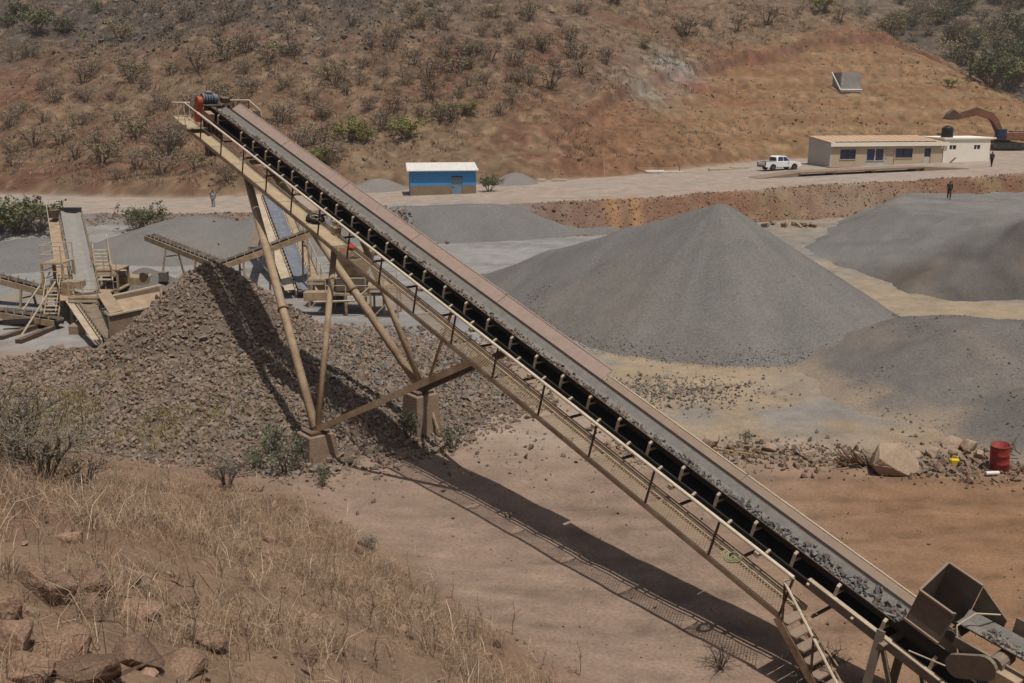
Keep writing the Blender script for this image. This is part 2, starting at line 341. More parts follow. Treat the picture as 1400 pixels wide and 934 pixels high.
db = Y - np.interp(X, [-5, 9.5, 20.5, 32, 45], [158, 169.8, 183, 198, 210]); hc = lerp(hc, C3(.115, .060, .042), np.exp(-(db / .8) ** 2) * sstep(3, 9, X) * sstep(45, 36, X) * .8)
for px, py, rx, ry, c, k in ((925, 100, 4.5, 6, (.225, .215, .20), 1.2), (880, 128, 4, 5, (.22, .20, .165), .9), (960, 125, 6, 4, (.19, .075, .042), .8), (1000, 70, 14, 4, (.17, .082, .05), .7), (1180, 45, 9, 5, (.16, .08, .052), .7), (110, 235, 9, 2.5, (.145, .062, .04), .8),
                             (860, 30, 12, 1.2, (.13, .065, .045), .8), (1170, 130, 4, 3, (.28, .20, .12), .6)):
    hc = lerp(hc, np.array(c)[None], blob(px, py, rx, ry, hitz=True) * k * (.6 + .6 * np.clip(n2 + .5, 0, 1)))
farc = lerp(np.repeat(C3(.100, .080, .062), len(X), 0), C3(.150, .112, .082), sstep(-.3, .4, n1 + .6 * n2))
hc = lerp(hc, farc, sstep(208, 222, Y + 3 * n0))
hc = lerp(hc, hc * np.array([.86, .90, .96])[None], sstep(14, -6, X + 4 * n0))
hc = hc * .93 * (1 + .26 * n2 + .22 * n3)[:, None]
col = lerp(col, hc, hm)
# near slope
s = foot_s(X, Y)
ns = sstep(-.8, 1.4, s + .9 * n1) * (Y < 60)
dryc = lerp(np.repeat(C3(.205, .138, .092), len(X), 0), C3(.17, .10, .066), sstep(-.2, .5, n1 + .6 * n2))
col = lerp(col, dryc, ns * .95)
col *= (1 + .16 * n2 + .12 * n3)[:, None]
# grader and wheel lines on the floor
trk = np.zeros(len(X))
for c0, c1, c2, x0, x1 in ((23.5, -.10, .012, -3, 20), (27.0, .08, .006, -2, 22), (29.5, -.35, .02, -1, 9), (31.5, .05, -.004, 2, 24)):
    for o in (-.95, .95):
        q = (Y - (c0 + c1 * X + c2 * X * X + o)) / .26; trk = np.maximum(trk, np.exp(-q * q) * sstep(x0, x0 + 3, X) * sstep(x1, x1 - 4, X))
trk *= (s < 0) * (.7 + .3 * np.sin(X * 14)); col *= (1 - .3 * trk)[:, None]; Z = Z - .05 * trk
lines = np.sin((Y * .92 + X * .18 + .25 * n1) * 9) * sstep(-2, 1, X + 5) * sstep(33, 27, Y) * (s < 0)
col *= (1 + .06 * lines)[:, None]
nxg, nyg = len(gx), len(gy)
I = (np.arange(nyg - 1)[:, None] * nxg + np.arange(nxg - 1)[None]).ravel()
ground = np_mesh('ground', np.stack([X, Y, Z], 1), np.stack([I, I + 1, I + 1 + nxg, I + nxg], 1), M_GROUND, np.clip(col, .02, .6), smooth=True)
tag(ground, 'dusty quarry floor, road terrace and brown hillside', kind='structure')

# ------------------------------------------------------------------ heaps of gravel (each a thing)
def heap(name, label, x0, x1, y0, y1, st, fn, colfn, group='heaps of crushed gravel', m=M_GRAVEL):
    xs = np.arange(x0, x1 + st, st); ys = np.arange(y0, y1 + st, st); A, B = np.meshgrid(xs, ys); a = A.ravel(); b = B.ravel()
    z = fn(a, b); g = H(a, b); zz = np.maximum(z, g - .35)
    keep = zz > g - .30
    I = (np.arange(len(ys) - 1)[:, None] * len(xs) + np.arange(len(xs) - 1)[None]).ravel()
    F = np.stack([I, I + 1, I + 1 + len(xs), I + len(xs)], 1); F = F[keep[F].any(1)]
    us = np.unique(F); mp = np.full(len(a), -1); mp[us] = np.arange(len(us))
    o = np_mesh(name, np.stack([a, b, zz], 1)[us], mp[F], m, colfn(a, b, zz)[us], smooth=True)
    return tag(o, label, 'gravel pile', group)
def cone(a, b, cx, cy, top, slope, round_=.8):
    r = np.hypot(a - cx, b - cy); return top - slope * (np.sqrt(r * r + round_ * round_) - round_)
def grey_col(a, b, z, tint=(1, 1, 1), seed=61, streaky=.25, pale=(1.25, 1.12, .98)):
    n = fbm(a / 3.5, b / 3.5, seed, 4); c = np.ones((len(a), 3)) * np.array(tint)
    m = sstep(.1 - .35 * (streaky > .9), .6 - .2 * (streaky > .9), n)[:, None] * streaky; c = c * (1 - m) + np.array(pale) * m
    return c * (1 + .06 * fbm(a / .8, b / .8, seed + 3, 2))[:, None]
def f_big(a, b):
    w = .9 * fbm(a / 5, b / 5, 70, 3)
    z = np.full(len(a), -9.0); R_ = [(12.1, 58.2, 6.8), (7.9, 62.2, 4.9), (3.2, 66.5, 2.9), (-2.0, 69.5, .6)]
    for (x1, y1, z1), (x2, y2, z2) in zip(R_[:-1], R_[1:]):
        L2 = (x2 - x1) ** 2 + (y2 - y1) ** 2; t = np.clip(((a - x1) * (x2 - x1) + (b - y1) * (y2 - y1)) / L2, 0, 1)
        r = np.hypot(a - (x1 + t * (x2 - x1)), b - (y1 + t * (y2 - y1))); rr = .4 + 1.1 * t if z1 > 6 else 1.5; z = np.maximum(z, z1 + t * (z2 - z1) - .64 * (np.sqrt(r * r + rr * rr) - rr))
    ang = np.arctan2(b - 58.2, a - 12.1)
    return z + .10 * fbm(ang * 9, np.hypot(a - 12, b - 58) / 9, 71, 2) + .07 * w + .03 * fbm(a / .5, b / .5, 72, 2)
def big_col(a, b, z):
    c = grey_col(a, b, z, (1.02, 1.0, .985), 61, .25, (1.12, 1.03, .92)); r = np.hypot(a - 12.1, b - 58.2); an = np.arctan2(b - 58.2, a - 12.1)
    c = c * (1 + .10 * fbm(an * 7, r / 12, 164, 3))[:, None]; k = (sstep(-2.0, -2.5, an) * sstep(3, 6, r) * .35)[:, None]; return c * (1 - k) + np.array([1.22, 1.08, .94]) * k
heap('gravel_pile', 'tall grey cone of fine gravel behind the long conveyor', -6, 26, 46, 80, .22, f_big, big_col)
def f_bank(a, b):
    n = fbm(a / 6, b / 6, 75, 3); tl = 24.4 - .25 * (b - 84)
    front = .66 * (b - (62.6 + .02 * (a - 28) ** 2 * (a < 28) + .10 * (a - 28) * (a > 28)) + 1.2 * n)
    top = np.interp(b, [60, 69, 80, 113, 120], [4.4, 4.35, 3.65, 2.3, 2.6]) + .25 * n
    left = .42 * (a - np.interp(b, [58, 66, 76, 84, 101, 110, 118], [30, 27, 25.3, 24.4, 32, 40, 50]) + .8 * n)
    z = -softplus(-np.minimum(np.minimum(front, top), left), .01)
    z = np.minimum(np.minimum(front, top), left) + .34 * fbm(a / 2.1, b / 2.1, 76, 4) + .9 * fbm((a + .3 * b) / 2.6, b / 18, 78, 3) * sstep(72, 66, b) + .05 * fbm(a / .6, b / .6, 77, 2)
    return z - 4 * sstep(110, 118, b)
def bank_col(a, b, z):
    c = grey_col(a, b, z, (.60, .565, .55), 63, .75, (.98, .80, .62)); k = sstep(68, 73, b + fbm(a / 3, b / 3, 64, 3))[:, None]
    c = c * (1 + .28 * fbm(a / 1.8, b / 5, 162, 3) + .45 * fbm(a / 6, b / 6, 163, 3) + .18 * fbm(a / .9, b / .9, 165, 2))[:, None]
    tr = (1.12 + .22 * fbm((a + b * .55) / 1.1, (b - a * .3) / 14, 65, 3))[:, None] * np.array([1.02, 1.0, .98]); return c * (1 - k) + tr * k
heap('gravel_bank', 'broad dark grey gravel bank on the right with a man walking on top', 18, 75, 58, 118, .38, f_bank, bank_col)
def f_low(a, b):
    z = np.maximum(cone(a, b, 23.0, 47.2, 2.35, .33, 2.2), cone(a, b, 29.5, 45, 2.2, .28, 3.5)); z = np.maximum(z, cone(a, b, 18.5, 42.0, .75, .22, 1.5))
    z = np.maximum(z, cone(a, b, 23.0, 37.5, 1.5, .33, 1.8))
    return z + .42 * fbm(a / 2.6, b / 2.6, 79, 4) * sstep(.1, 1.2, z) + .05 * fbm(a / .6, b / .6, 80, 2)
def low_col(a, b, z):
    c = grey_col(a, b, z, (.92, .87, .83), 66, .7, (1.22, 1.06, .92)); k = sstep(.6, .05, z - H(a, b) + .35 * fbm(a / 1.6, b / 1.6, 67, 3))[:, None] * .85
    return c * (1 - k) + np.array([1.72, 1.40, 1.08]) * k
heap('gravel_heap', 'low worn gravel heap with scattered stones in front of the dark bank', 9, 42, 32, 56, .24, f_low, low_col)
def f_l1(a, b): return np.maximum(cone(a, b, -47, 76, 2.6, .36, 3), cone(a, b, -39, 80, 1.6, .3, 3)) + .15 * fbm(a / 2.2, b / 2.2, 81, 3)
heap('gravel_heap', 'pale grey gravel heap below the green bushes at the left edge', -62, -30, 66, 90, .5, f_l1, lambda a, b, z: grey_col(a, b, z, (1.05, 1.04, 1.05), 67))
def f_l2(a, b): return np.maximum(cone(a, b, -27.5, 86.5, 2.6, .33, 2.5), cone(a, b, -21, 88, 2.7, .4, 2.5)) + .15 * fbm(a / 2.2, b / 2.2, 82, 3)
heap('gravel_heap', 'grey gravel heap below the road behind the leg of the long conveyor', -42, -10, 74, 97, .5, f_l2, lambda a, b, z: grey_col(a, b, z, (1.1, 1.08, 1.06), 68))
def f_edge(a, b): return np.minimum(terr_z(a) + .25, .72 * (b - 89.2 + .8 * fbm(a / 4, b * 0, 83, 3))) - 2.5 * sstep(-2, 7, a) - 3 * sstep(-11.0, -14.5, a) - .5 * (b - 94.5).clip(0) + .1 * fbm(a / 1.2, b / 1.2, 84, 3)
heap('gravel_slope', 'grey gravel tipped over the road edge in front of the blue hut', -18, 10, 86, 100, .4, f_edge, lambda a, b, z: grey_col(a, b, z, (1.05, 1.04, 1.04), 69, .1))
hp = hit(704, 252)
heap('gravel_heap', 'small grey gravel heap beside the blue hut', hp.x - 4, hp.x + 4, hp.y - 3.5, hp.y + 3.5, .25, lambda a, b: hp.z + cone(a, b, hp.x, hp.y + 1, 1.3, .55, .8) + .1 * fbm(a, b, 85, 2), lambda a, b, z: grey_col(a, b, z, (1.25, 1.2, 1.15), 70))
hp2 = hit(515, 258)
heap('gravel_heap', 'small grey gravel heap at the roadside left of the blue hut', hp2.x - 5, hp2.x + 5, hp2.y - 3.5, hp2.y + 3.5, .25, lambda a, b: hp2.z + cone(a, b, hp2.x, hp2.y + 1, 1.0, .35, .8) + .1 * fbm(a, b, 86, 2), lambda a, b, z: grey_col(a, b, z, (1.3, 1.25, 1.2), 71))

# ------------------------------------------------------------------ rubble pile under the conveyor head
AP = np.array([-14.3, 47.0])
def f_rub(a, b):
    dx = a - AP[0]; dy = b - AP[1]
    # reaches far towards camera-right, less to the back
    ang = np.arctan2(dy, dx); r = np.hypot(dx, dy)
    R = np.interp(ang, [-np.pi, -2.2, -1.3, -.75, -.1, .6, 1.6, 2.6, np.pi], [12.5, 17, 16, 16.5, 15.5, 12, 8, 9, 12.5])
    core = 5.15 - .78 * (np.sqrt(r * r + .16) - .4)
    amp = np.interp(ang, [-np.pi, -2.5, -1.9, -1.3, -.75, -.1, .6, 1.6, 2.6, np.pi], [1.2, 1.5, 2.5, 2.8, 2.9, 2.8, 2.2, 1.2, .9, 1.2])
    ap = amp * np.clip(1 - r / R, -.3, 1) ** 1.0 * np.where(r / R > 1, 1, 1) - .15
    n = .38 * fbm(a / 2.6, b / 2.6, 87, 3) * np.clip(r / 4, .2, 1)
    return np.maximum(core, ap) + n
def rub_col(a, b, z):
    n = fbm(a / 3, b / 3, 88, 3); c = np.array([.125, .099, .080])[None] * (1 + .2 * n)[:, None]; return c  # heap under the stones coloured darker, painting in the shade of the crevices
rub = heap('rubble_pile', 'large pile of broken brown rock below the head of the long conveyor', -32, 4, 29, 58, .3, f_rub, rub_col, group='rock piles', m=M_STONE)
rub['category'] = 'rock pile'
N = 76000
a = rng.uniform(-32, 4, N); b = rng.uniform(29, 58, N); zz = f_rub(a, b); g = H(a, b)
ok = (zz > g + rng.uniform(-.35, .3, N)); a, b, zz, g = a[ok], b[ok], zz[ok], g[ok]
ok = (foot_s(a, b) < 1.6 + 1.2 * fbm(a / 2, b / 2, 89, 2)) & ~((b > 49.5) & (a < -16.5)); a, b, zz, g = a[ok], b[ok], zz[ok], g[ok]
sz = np.clip(rng.lognormal(-2.22, .36, len(a)), .055, .30)
pos = np.stack([a, b, np.maximum(zz, g) + sz * .25], 1)
bl = sstep(-13, -6, a) * sstep(36, 42, b) * .16
cols = stone_cols(len(a), (.225, .175, .138), .17)
cols[rng.random(len(a)) < .15] *= np.array([1.06, .95, .88]); cols[rng.random(len(a)) < .10] *= .65
i = rng.random(len(a)) < bl; cols[i] = np.array([.17, .167, .166]) * rng.uniform(.7, 1.3, (i.sum(), 1))
order = np.argsort(-sz / np.hypot(a, b)); big = order[:300]; rest = order[300:]
V, F, Cc = scatter(pos[rest], sz[rest], cols[rest]); so = np_mesh('stones', V, F, M_STONE, Cc); so.parent = rub; so['kind'] = 'stuff'
STONE_ME = []
for k, (V, F) in enumerate(ROCKS):
    o = np_mesh('stone', V, F, M_STONE, np.array([(.225, .175, .138), (.20, .17, .145), (.215, .16, .125), (.18, .145, .118)][k % 4])[None].repeat(len(V), 0)); STONE_ME.append(o.data); bpy.data.objects.remove(o)
for j, q in enumerate(big):
    inst('stone', STONE_ME[j % 12], rub, pos[q], rng.uniform(0, 6.28, 3), float(sz[q]))

n = 5200; an = rng.uniform(-3.3, .6, n); r_ = 10.75 + rng.normal(0, .38, n) - 5 * (rng.random(n) < .02) * rng.random(n); a = 12.1 + r_ * np.cos(an); b = 58.2 + r_ * np.sin(an); zz = np.maximum(f_big(a, b), H(a, b)); sz = np.clip(rng.lognormal(-3.35, .4, n), .015, .10)
V, F, Cc = scatter(np.stack([a, b, zz + sz * .3], 1), sz, stone_cols(n, (.20, .185, .168), .25)); tag(np_mesh('pile_foot_stones', V, F, M_STONE, Cc), 'coarser stones rolled to the foot of the tall gravel cone', 'stones', kind='stuff')
# loose stones: embankment faces, hillside, berm, floor, near slope
def loose(name, label, a, b, zoff, sz, cols, cat='stones'):
    pos = np.stack([a, b, H(a, b) + sz * zoff], 1); V, F, Cc = scatter(pos, sz, cols); o = np_mesh(name, V, F, M_STONE, Cc); return tag(o, label, cat, kind='stuff')
n = 9500; a = rng.uniform(-40, 75, n); b = edge_y(a) - rng.uniform(-.3, 4.6, n); k = (a > 2) | (a < -13) ; k &= ~((a > -22) & (a < -13) & (b < 0)); a, b = a[k], b[k]
loose('bank_stones', 'loose brown stones over the road embankment', a, b, .2, np.clip(rng.lognormal(-2.55, .5, len(a)), .04, .42), stone_cols(len(a), (.225, .155, .112), .3, .03))
n = 13000; a = rng.uniform(-90, 95, n); dd = rng.uniform(1, 75, n); b = base_y(a) + dd; k = (fbm(a / 6, b / 6, 95, 3) > -.05); a, b = a[k], b[k]
loose('hill_stones', 'loose stones and rocks scattered over the hillside', a, b, .15, np.clip(rng.lognormal(-2.0, .5, len(a)), .07, .65), stone_cols(len(a), (.185, .130, .092), .4, .03))
n = 2600; a = rng.uniform(-70, -10, n); b = base_y(a) + rng.uniform(38, 85, n); loose('hill_rocks', 'dark rocks covering the upper left hillside', a, b, .2, np.clip(rng.lognormal(-1.3, .45, n), .12, .9), stone_cols(n, (.115, .095, .080), .35, .1))
# berm of debris between floor and gravel heap
n = 3200; t = rng.random(n); a = 3.5 + t * 22; b = 35.0 - .02 * (a - 3) + rng.normal(0, .85, n) - 1.2 * sstep(10, 17, a); loose('berm_stones', 'broken stones and clods along the edge of the bare floor', a, b, .25, np.clip(rng.lognormal(-2.5, .5, n), .03, .32), stone_cols(n, (.21, .15, .11), .3, .1))
n = 1500; p = at_z(890, 535); a = rng.normal(p.x, 2.4, n); b = rng.normal(p.y, 1.3, n); loose('floor_stones', 'patch of small stones on the floor beside the conveyor', a, b, .3, np.clip(rng.lognormal(-2.6, .35, n), .04, .2), stone_cols(n, (.20, .165, .135), .25, .2))
n = 1900; a = rng.uniform(-3, 22, n); b = rng.uniform(18, 35, n); loose('yard_grit', 'tiny loose stones strewn over the bare yard floor', a, b, .3, np.clip(rng.lognormal(-3.9, .5, n), .01, .09), stone_cols(n, (.22, .16, .12), .3))
n = 900; a = rng.uniform(-14, 4, n); b = rng.uniform(26, 38, n); k = (foot_s(a, b) < .3) & (b > 31 + rng.normal(0, 2, n) + .6 * (a + 2).clip(0)); a, b = a[k], b[k]; loose('floor_pebbles', 'scattered pebbles on the floor below the rubble pile', a, b, .3, np.clip(rng.lognormal(-2.7, .5, len(a)), .03, .22), stone_cols(len(a), (.20, .15, .115), .25, .1))
n = 1500; a = rng.uniform(15, 32, n); b = rng.uniform(34, 50, n); zz = np.maximum(f_low(a, b), H(a, b)); sz = np.clip(rng.lognormal(-3.1, .45, n), .03, .18); k = fbm(a / 2.5, b / 2.5, 96, 3) > .0
V, F, Cc = scatter(np.stack([a, b, zz + sz * .3], 1)[k], sz[k], stone_cols(k.sum(), (.16, .14, .12), .35, .25)); tag(np_mesh('heap_stones', V, F, M_STONE, Cc), 'dark stones strewn over the low gravel heap', 'stones', kind='stuff')
n = 1500; p = hit(640, 300); a = rng.normal(-8.5 - 4, 2.3, n); b = rng.uniform(86.5, 94, n); loose('edge_stones', 'grey and brown broken stone at the road edge left of the tipped gravel', a, b, .4, np.clip(rng.lognormal(-1.8, .4, n), .08, .45), stone_cols(n, (.21, .175, .145), .3, .3))
n = 900; a = rng.uniform(-24, 1, n); b = rng.uniform(7, 30, n); k = foot_s(a, b) > .2; a, b = a[k], b[k]; loose('slope_stones', 'small brown stones in the dry grass of the near slope', a, b, .1, np.clip(rng.lognormal(-2.35, .5, len(a)), .04, .3), stone_cols(len(a), (.225, .15, .11), .25))
# ------------------------------------------------------------------ the long stacker conveyor
CP0 = Vector((-11.56, 43.3, 11.22)); CD = Vector((-.5998, .7479, .2845)).normalized()     # uphill direction
ZU = Vector((0, 0, 1)); CU = Vector((.7801, .6257, 0)).normalized(); CW = CU.cross(CD).normalized()
if CW.z < 0: CW = -CW
U0, W0 = -.45, -.09
def K(k, u=0.0, w=0.0): return CP0 - CD * (1.2 * k) + CU * (u - U0) + CW * (w - W0)
KH, KT = -3.2, 31.5       # head and tail stations
cbase = K(9, 0, 0); cbase.z = 0
conv = thing('stacker_conveyor', cbase, 'long inclined belt conveyor on pipe legs carrying broken rock to the pile', 'conveyor')
def cpart(mb, name, m, parent=conv, **kw):
    if parent is conv: return mb.build(name, m, parent, cbase, **kw)
    return mb.build(name, m, parent, cbase, **kw)
# belt: troughed carrying strand, head wrap and flat return
prof = [(-.345, .135), (-.30, .105), (-.16, .0), (.16, .0), (.30, .105), (.345, .135)]
mb = MB()
for i in range(len(prof) - 1):
    (u1, w1), (u2, w2) = prof[i], prof[i + 1]
    mb.hexa([K(KT, u1, w1 - .022), K(KT, u2, w2 - .022), K(KH, u2, w2 - .022), K(KH, u1, w1 - .022), K(KT, u1, w1), K(KT, u2, w2), K(KH, u2, w2), K(KH, u1, w1)])
belt = cpart(mb, 'belt', M_BELT)
mb = MB()
for sgn in (-1, 1): mb.beam(K(KT, sgn * .350, .128), K(KH, sgn * .350, .128), .018, .03, CW)
cpart(mb, 'belt_edge', M_RUST, belt)
mb = MB(); mb.hexa([K(KT, -.4, -.56), K(KT, .4, -.56), K(KH, .4, -.56), K(KH, -.4, -.56), K(KT, -.4, -.545), K(KT, .4, -.545), K(KH, .4, -.545), K(KH, -.4, -.545)]); cpart(mb, 'return_belt', M_BLACK)
mb = MB()
for s_ in (-1, 1): mb.hexa([K(KT, s_ * .30, -.03), K(KT, s_ * .335, -.03), K(KH, s_ * .335, -.03), K(KH, s_ * .30, -.03), K(KT, s_ * .30, .09), K(KT, s_ * .335, .09), K(KH, s_ * .335, .09), K(KH, s_ * .30, .09)])
cpart(mb, 'shade_strip', M_BLACK)  # black strips added below the belt wings to paint the shaded gap
cpart(MB().tube(K(KH, -.42, -.28), K(KH, .42, -.28), .27, n=20), 'head_pulley', M_DARK)
cpart(MB().tube(K(KT, -.42, -.28), K(KT, .42, -.28), .27, n=20), 'tail_pulley', M_DARK)
# chassis: stringers, bottom chords, cross members
for u, nm in ((-.47, 'stringer'), (.47, 'stringer')):
    m2 = MB(); m2.beam(K(KT, u, -.40), K(KH + .3, u, -.40), .06, .18, CW); cpart(m2, nm, M_BLACK)  # stringers coloured black to stand for the shade beneath the belt
    cpart(MB().beam(K(25.6, u, -.98), K(KH + .6, u, -.98), .09, .12, CW), 'bottom_chord', M_BEIGE)
kk = 25.8
while kk > -2.5:
    m2 = MB(); m2.beam(K(kk, .47, -.31), K(kk, .47, -.94), .05, .05, CD); m2.beam(K(kk, -.56, -.99), K(kk, .5, -.99), .06, .06, CW)
    m2.beam(K(kk, .47, -.92), K(kk - 1.8, .47, -.33), .04, .04, CU)
    cpart(m2, 'truss_frame', M_RUST); kk -= 1.83
# idlers: bent wing bracket with three rollers
def idler_meshes():
    b = MB(); f = lambda u, w, s=0: CU * u + CW * w + CD * s
    b.hexa([f(-.47, -.32, -.035), f(-.43, -.32, -.035), f(-.43, -.32, .035), f(-.47, -.32, .035), f(-.475, .055, -.035), f(-.435, .055, -.035), f(-.435, .055, .035), f(-.475, .055, .035)])
    b.hexa([f(-.475, .055, -.035), f(-.435, .055, -.035), f(-.435, .055, .035), f(-.475, .055, .035), f(-.40, .115, -.035), f(-.385, .085, -.035), f(-.385, .085, .035), f(-.40, .115, .035)])
    b.hexa([f(.43, -.32, -.035), f(.47, -.32, -.035), f(.47, -.32, .035), f(.43, -.32, .035), f(.435, .055, -.035), f(.475, .055, -.035), f(.475, .055, .035), f(.435, .055, .035)])
    b.beam(f(-.42, -.16), f(.42, -.16), .05, .04, CW)
    r = [MB().tube(f(-.36, .055), f(-.18, -.07), .045, n=10), MB().tube(f(-.15, -.07), f(.15, -.07), .045, n=10), MB().tube(f(.18, -.07), f(.36, .055), .045, n=10)]
    return b, r
ib, ir = idler_meshes(); io = ib.build('idler', M_RAIL); iro = [x.build('roller', M_DARK) for x in ir]
for k in range(-2, 31):
    if k == -1: continue
    o = inst('idler', io.data, conv, K(k) - cbase)
    for r_ in iro: inst('roller', r_.data, o)
for o in [io] + iro: bpy.data.objects.remove(o)
# small brackets along the stringer and return roller ends
for k in range(0, 27, 1):
    cpart(MB().beam(K(k + .5, -.48, -.28), K(k + .5, -.60, -.34), .06, .06, CW), 'clip', M_RAIL)
for k in (2.2, 4.6, 7.1, 9.5, 12, 14.5, 17, 19.4, 21.9, 24.3):
    o = cpart(MB().tube(K(k, -.52, -.60), K(k, .52, -.60), .05, n=10), 'return_roller', M_DARK)
    cpart(MB().box(K(k, -.56, -.56), (.09, .12, .12), Matrix((CU, CD, CW)).transposed()), 'bearing', M_RAIL, o)
cpart(MB().beam(K(25.45, -.53, -.34), K(KT, -.53, -.34), .07, .20, CW), 'tail_stringer', M_GREYBROWN); cpart(MB().beam(K(25.45, -.50, -.235), K(KT, -.50, -.235), .12, .02, CW), 'tail_flange', M_RAIL)
# side sheet on the far edge, in lengths
def sheet(k1, k2, h, m, lean=.10):
    n_ = max(1, round((k1 - k2) / 4.6)); rs = random.Random(3)
    for i in range(n_):
        a_ = k1 - (k1 - k2) * i / n_ - .012; b_ = k1 - (k1 - k2) * (i + 1) / n_ + .012; dl = rs.uniform(-.018, .018); dh = rs.uniform(-.012, .012)
        mb = MB().hexa([K(a_, .43, .09), K(a_, .46, .09), K(b_, .46, .09), K(b_, .43, .09), K(a_, .43 + lean + dl, .10 + h + dh), K(a_, .455 + lean + dl, .10 + h + dh), K(b_, .455 + lean + dl * .4, .10 + h - dh), K(b_, .43 + lean + dl * .4, .10 + h - dh)])
        o = cpart(mb, 'side_sheet', m); cpart(MB().beam(K(a_, .452 + lean + dl, .112 + h + dh), K(b_, .452 + lean + dl * .4, .112 + h - dh), .05, .02, CW), 'sheet_flange', M_RAIL if m is M_TAN else m, o)
sheet(18.55, -2.6, .26, M_PINK, .40); sheet(27.2, 18.62, .13, M_TAN, .27)
cpart(MB().hexa([K(27.2, .362, .10), K(27.2, .445, .10), K(-2.6, .445, .10), K(-2.6, .362, .10), K(27.2, .362, .150), K(27.2, .445, .165), K(-2.6, .445, .165), K(-2.6, .362, .150)]), 'sealing_strip', M_BLACK)
# walkway with handrail on the near side
WU, WI, WWk = -1.22, -.60, -1.0
KS = 25.45
cpart(MB().beam(K(KS, WU, WWk - .04), K(-4.2, WU, WWk - .04), .05, .13, CW), 'walkway_edge', M_BEIGE)
cpart(MB().beam(K(KS, WI, WWk - .04), K(-4.2, WI, WWk - .04), .05, .10, CW), 'walkway_beam', M_BEIGE)
def plate(k1, k2): return MB().hexa([K(k1, WU + .03, WWk - .012), K(k1, WI, WWk - .012), K(k2, WI, WWk - .012), K(k2, WU + .03, WWk - .012), K(k1, WU + .03, WWk), K(k1, WI, WWk), K(k2, WI, WWk), K(k2, WU + .03, WWk)])
kk = 8.0
while kk > -3:
    cpart(plate(kk, kk - 1.8), 'walkway_plate', M_PLATE); kk -= 1.83
kk = KS
while kk > 8.2:         # open expanded-metal panels: thin crossing strips
    mb = MB(); k2 = max(kk - 1.8, 8.05); L = (kk - k2) * 1.2; nn = int(L / .085)
    for i in range(nn):
        t = kk - (i + .5) / nn * (kk - k2); dk = .30
        mb.beam(K(t, WU + .03, WWk), K(t - dk if t - dk > k2 else k2, WI, WWk), .013, .008, CW); mb.beam(K(t, WI, WWk), K(t - dk if t - dk > k2 else k2, WU + .03, WWk), .013, .008, CW)
    g_ = cpart(mb, 'walkway_grating', M_MESH); kk -= 1.83
cpart(MB().path([K(KS, WU, .065), K(-2.35, WU, .065)], .046, n=10), 'handrail', M_HANDRAIL)
cpart(MB().path([K(KS, WU, -.44), K(-3.2, WU, -.44)], .018, n=6), 'middle_rail', M_HANDRAIL)
kk = KS
while kk > -3.2:
    cpart(MB().beam(K(kk, WU, -1.06), K(kk, WU, .05), .045, .045, CD), 'rail_post', M_RUST); kk -= 1.83
# head platform: level landing with rails on the near side, a second rail on the far side
def HD(x, u, z): return K(-2.75, u, -1.0) + Vector((CD.x, CD.y, 0)).normalized() * (x * 1.25) + Vector((0, 0, z + .22))
pl = cpart(MB().hexa([HD(-.1, -1.5, -.06), HD(-.1, -.55, -.06), HD(1.3, -.55, -.06), HD(1.3, -1.5, -.06), HD(-.1, -1.5, 0), HD(-.1, -.55, 0), HD(1.3, -.55, 0), HD(1.3, -1.5, 0)]), 'head_platform', M_RAIL)
cpart(MB().path([K(-2.35, WU, .065), HD(.15, -1.4, 1.08), HD(1.3, -1.45, 1.08), HD(1.3, -.6, 1.08)], .032), 'handrail', M_HANDRAIL)
cpart(MB().path([K(-2.9, WU, -.44), HD(.25, -1.4, .5), HD(1.3, -1.45, .5), HD(1.3, -.6, .5)], .02), 'middle_rail', M_RAIL)
for x, u in ((.2, -1.42), (.75, -1.45), (1.28, -1.45), (1.28, -.65)): cpart(MB().tube(HD(x, u, 0), HD(x, u, 1.08), .024, n=6), 'rail_post', M_RAIL)
cpart(MB().beam(HD(-.1, -1.5, .06), HD(1.3, -1.5, .06), .02, .14), 'toe_board', M_RAIL)
for pts in ([at_y(311, 137, 46.6), at_y(340, 137, 47.0), at_y(356, 151, 46.4), at_y(357, 158, 46.4)], [at_y(340, 150, 47.0), at_y(356, 162, 46.4)]): cpart(MB().path(pts, .028), 'far_rail', M_HANDRAIL)
for x_, y0_, y1_, Y_ in ((340, 137, 166, 47.0), (356, 151, 172, 46.4), (325, 137, 160, 46.8)): cpart(MB().tube(at_y(x_, y0_, Y_), at_y(x_, y1_, Y_), .026, n=6), 'rail_post', M_RUST)
cpart(MB().hexa([at_y(x_, y_, Y_) - ZU * h_ for h_ in (.08, 0) for x_, y_, Y_ in ((318, 170, 45.6), (356, 171, 46.2), (344, 166, 47.4), (310, 165, 46.8))]), 'far_platform', M_RUST)
cpart(MB().hexa([at_y(x_, y_, Y_) for y_, Y_ in ((165, 46.2), (152, 46.2)) for x_ in (345, 355)] [:0] or [at_y(345, 165, 46.2), at_y(355, 165, 46.2), at_y(355, 165, 46.3), at_y(345, 165, 46.3), at_y(345, 152, 46.2), at_y(355, 152, 46.2), at_y(355, 152, 46.3), at_y(345, 152, 46.3)]), 'rail_panel', M_GREYBROWN)
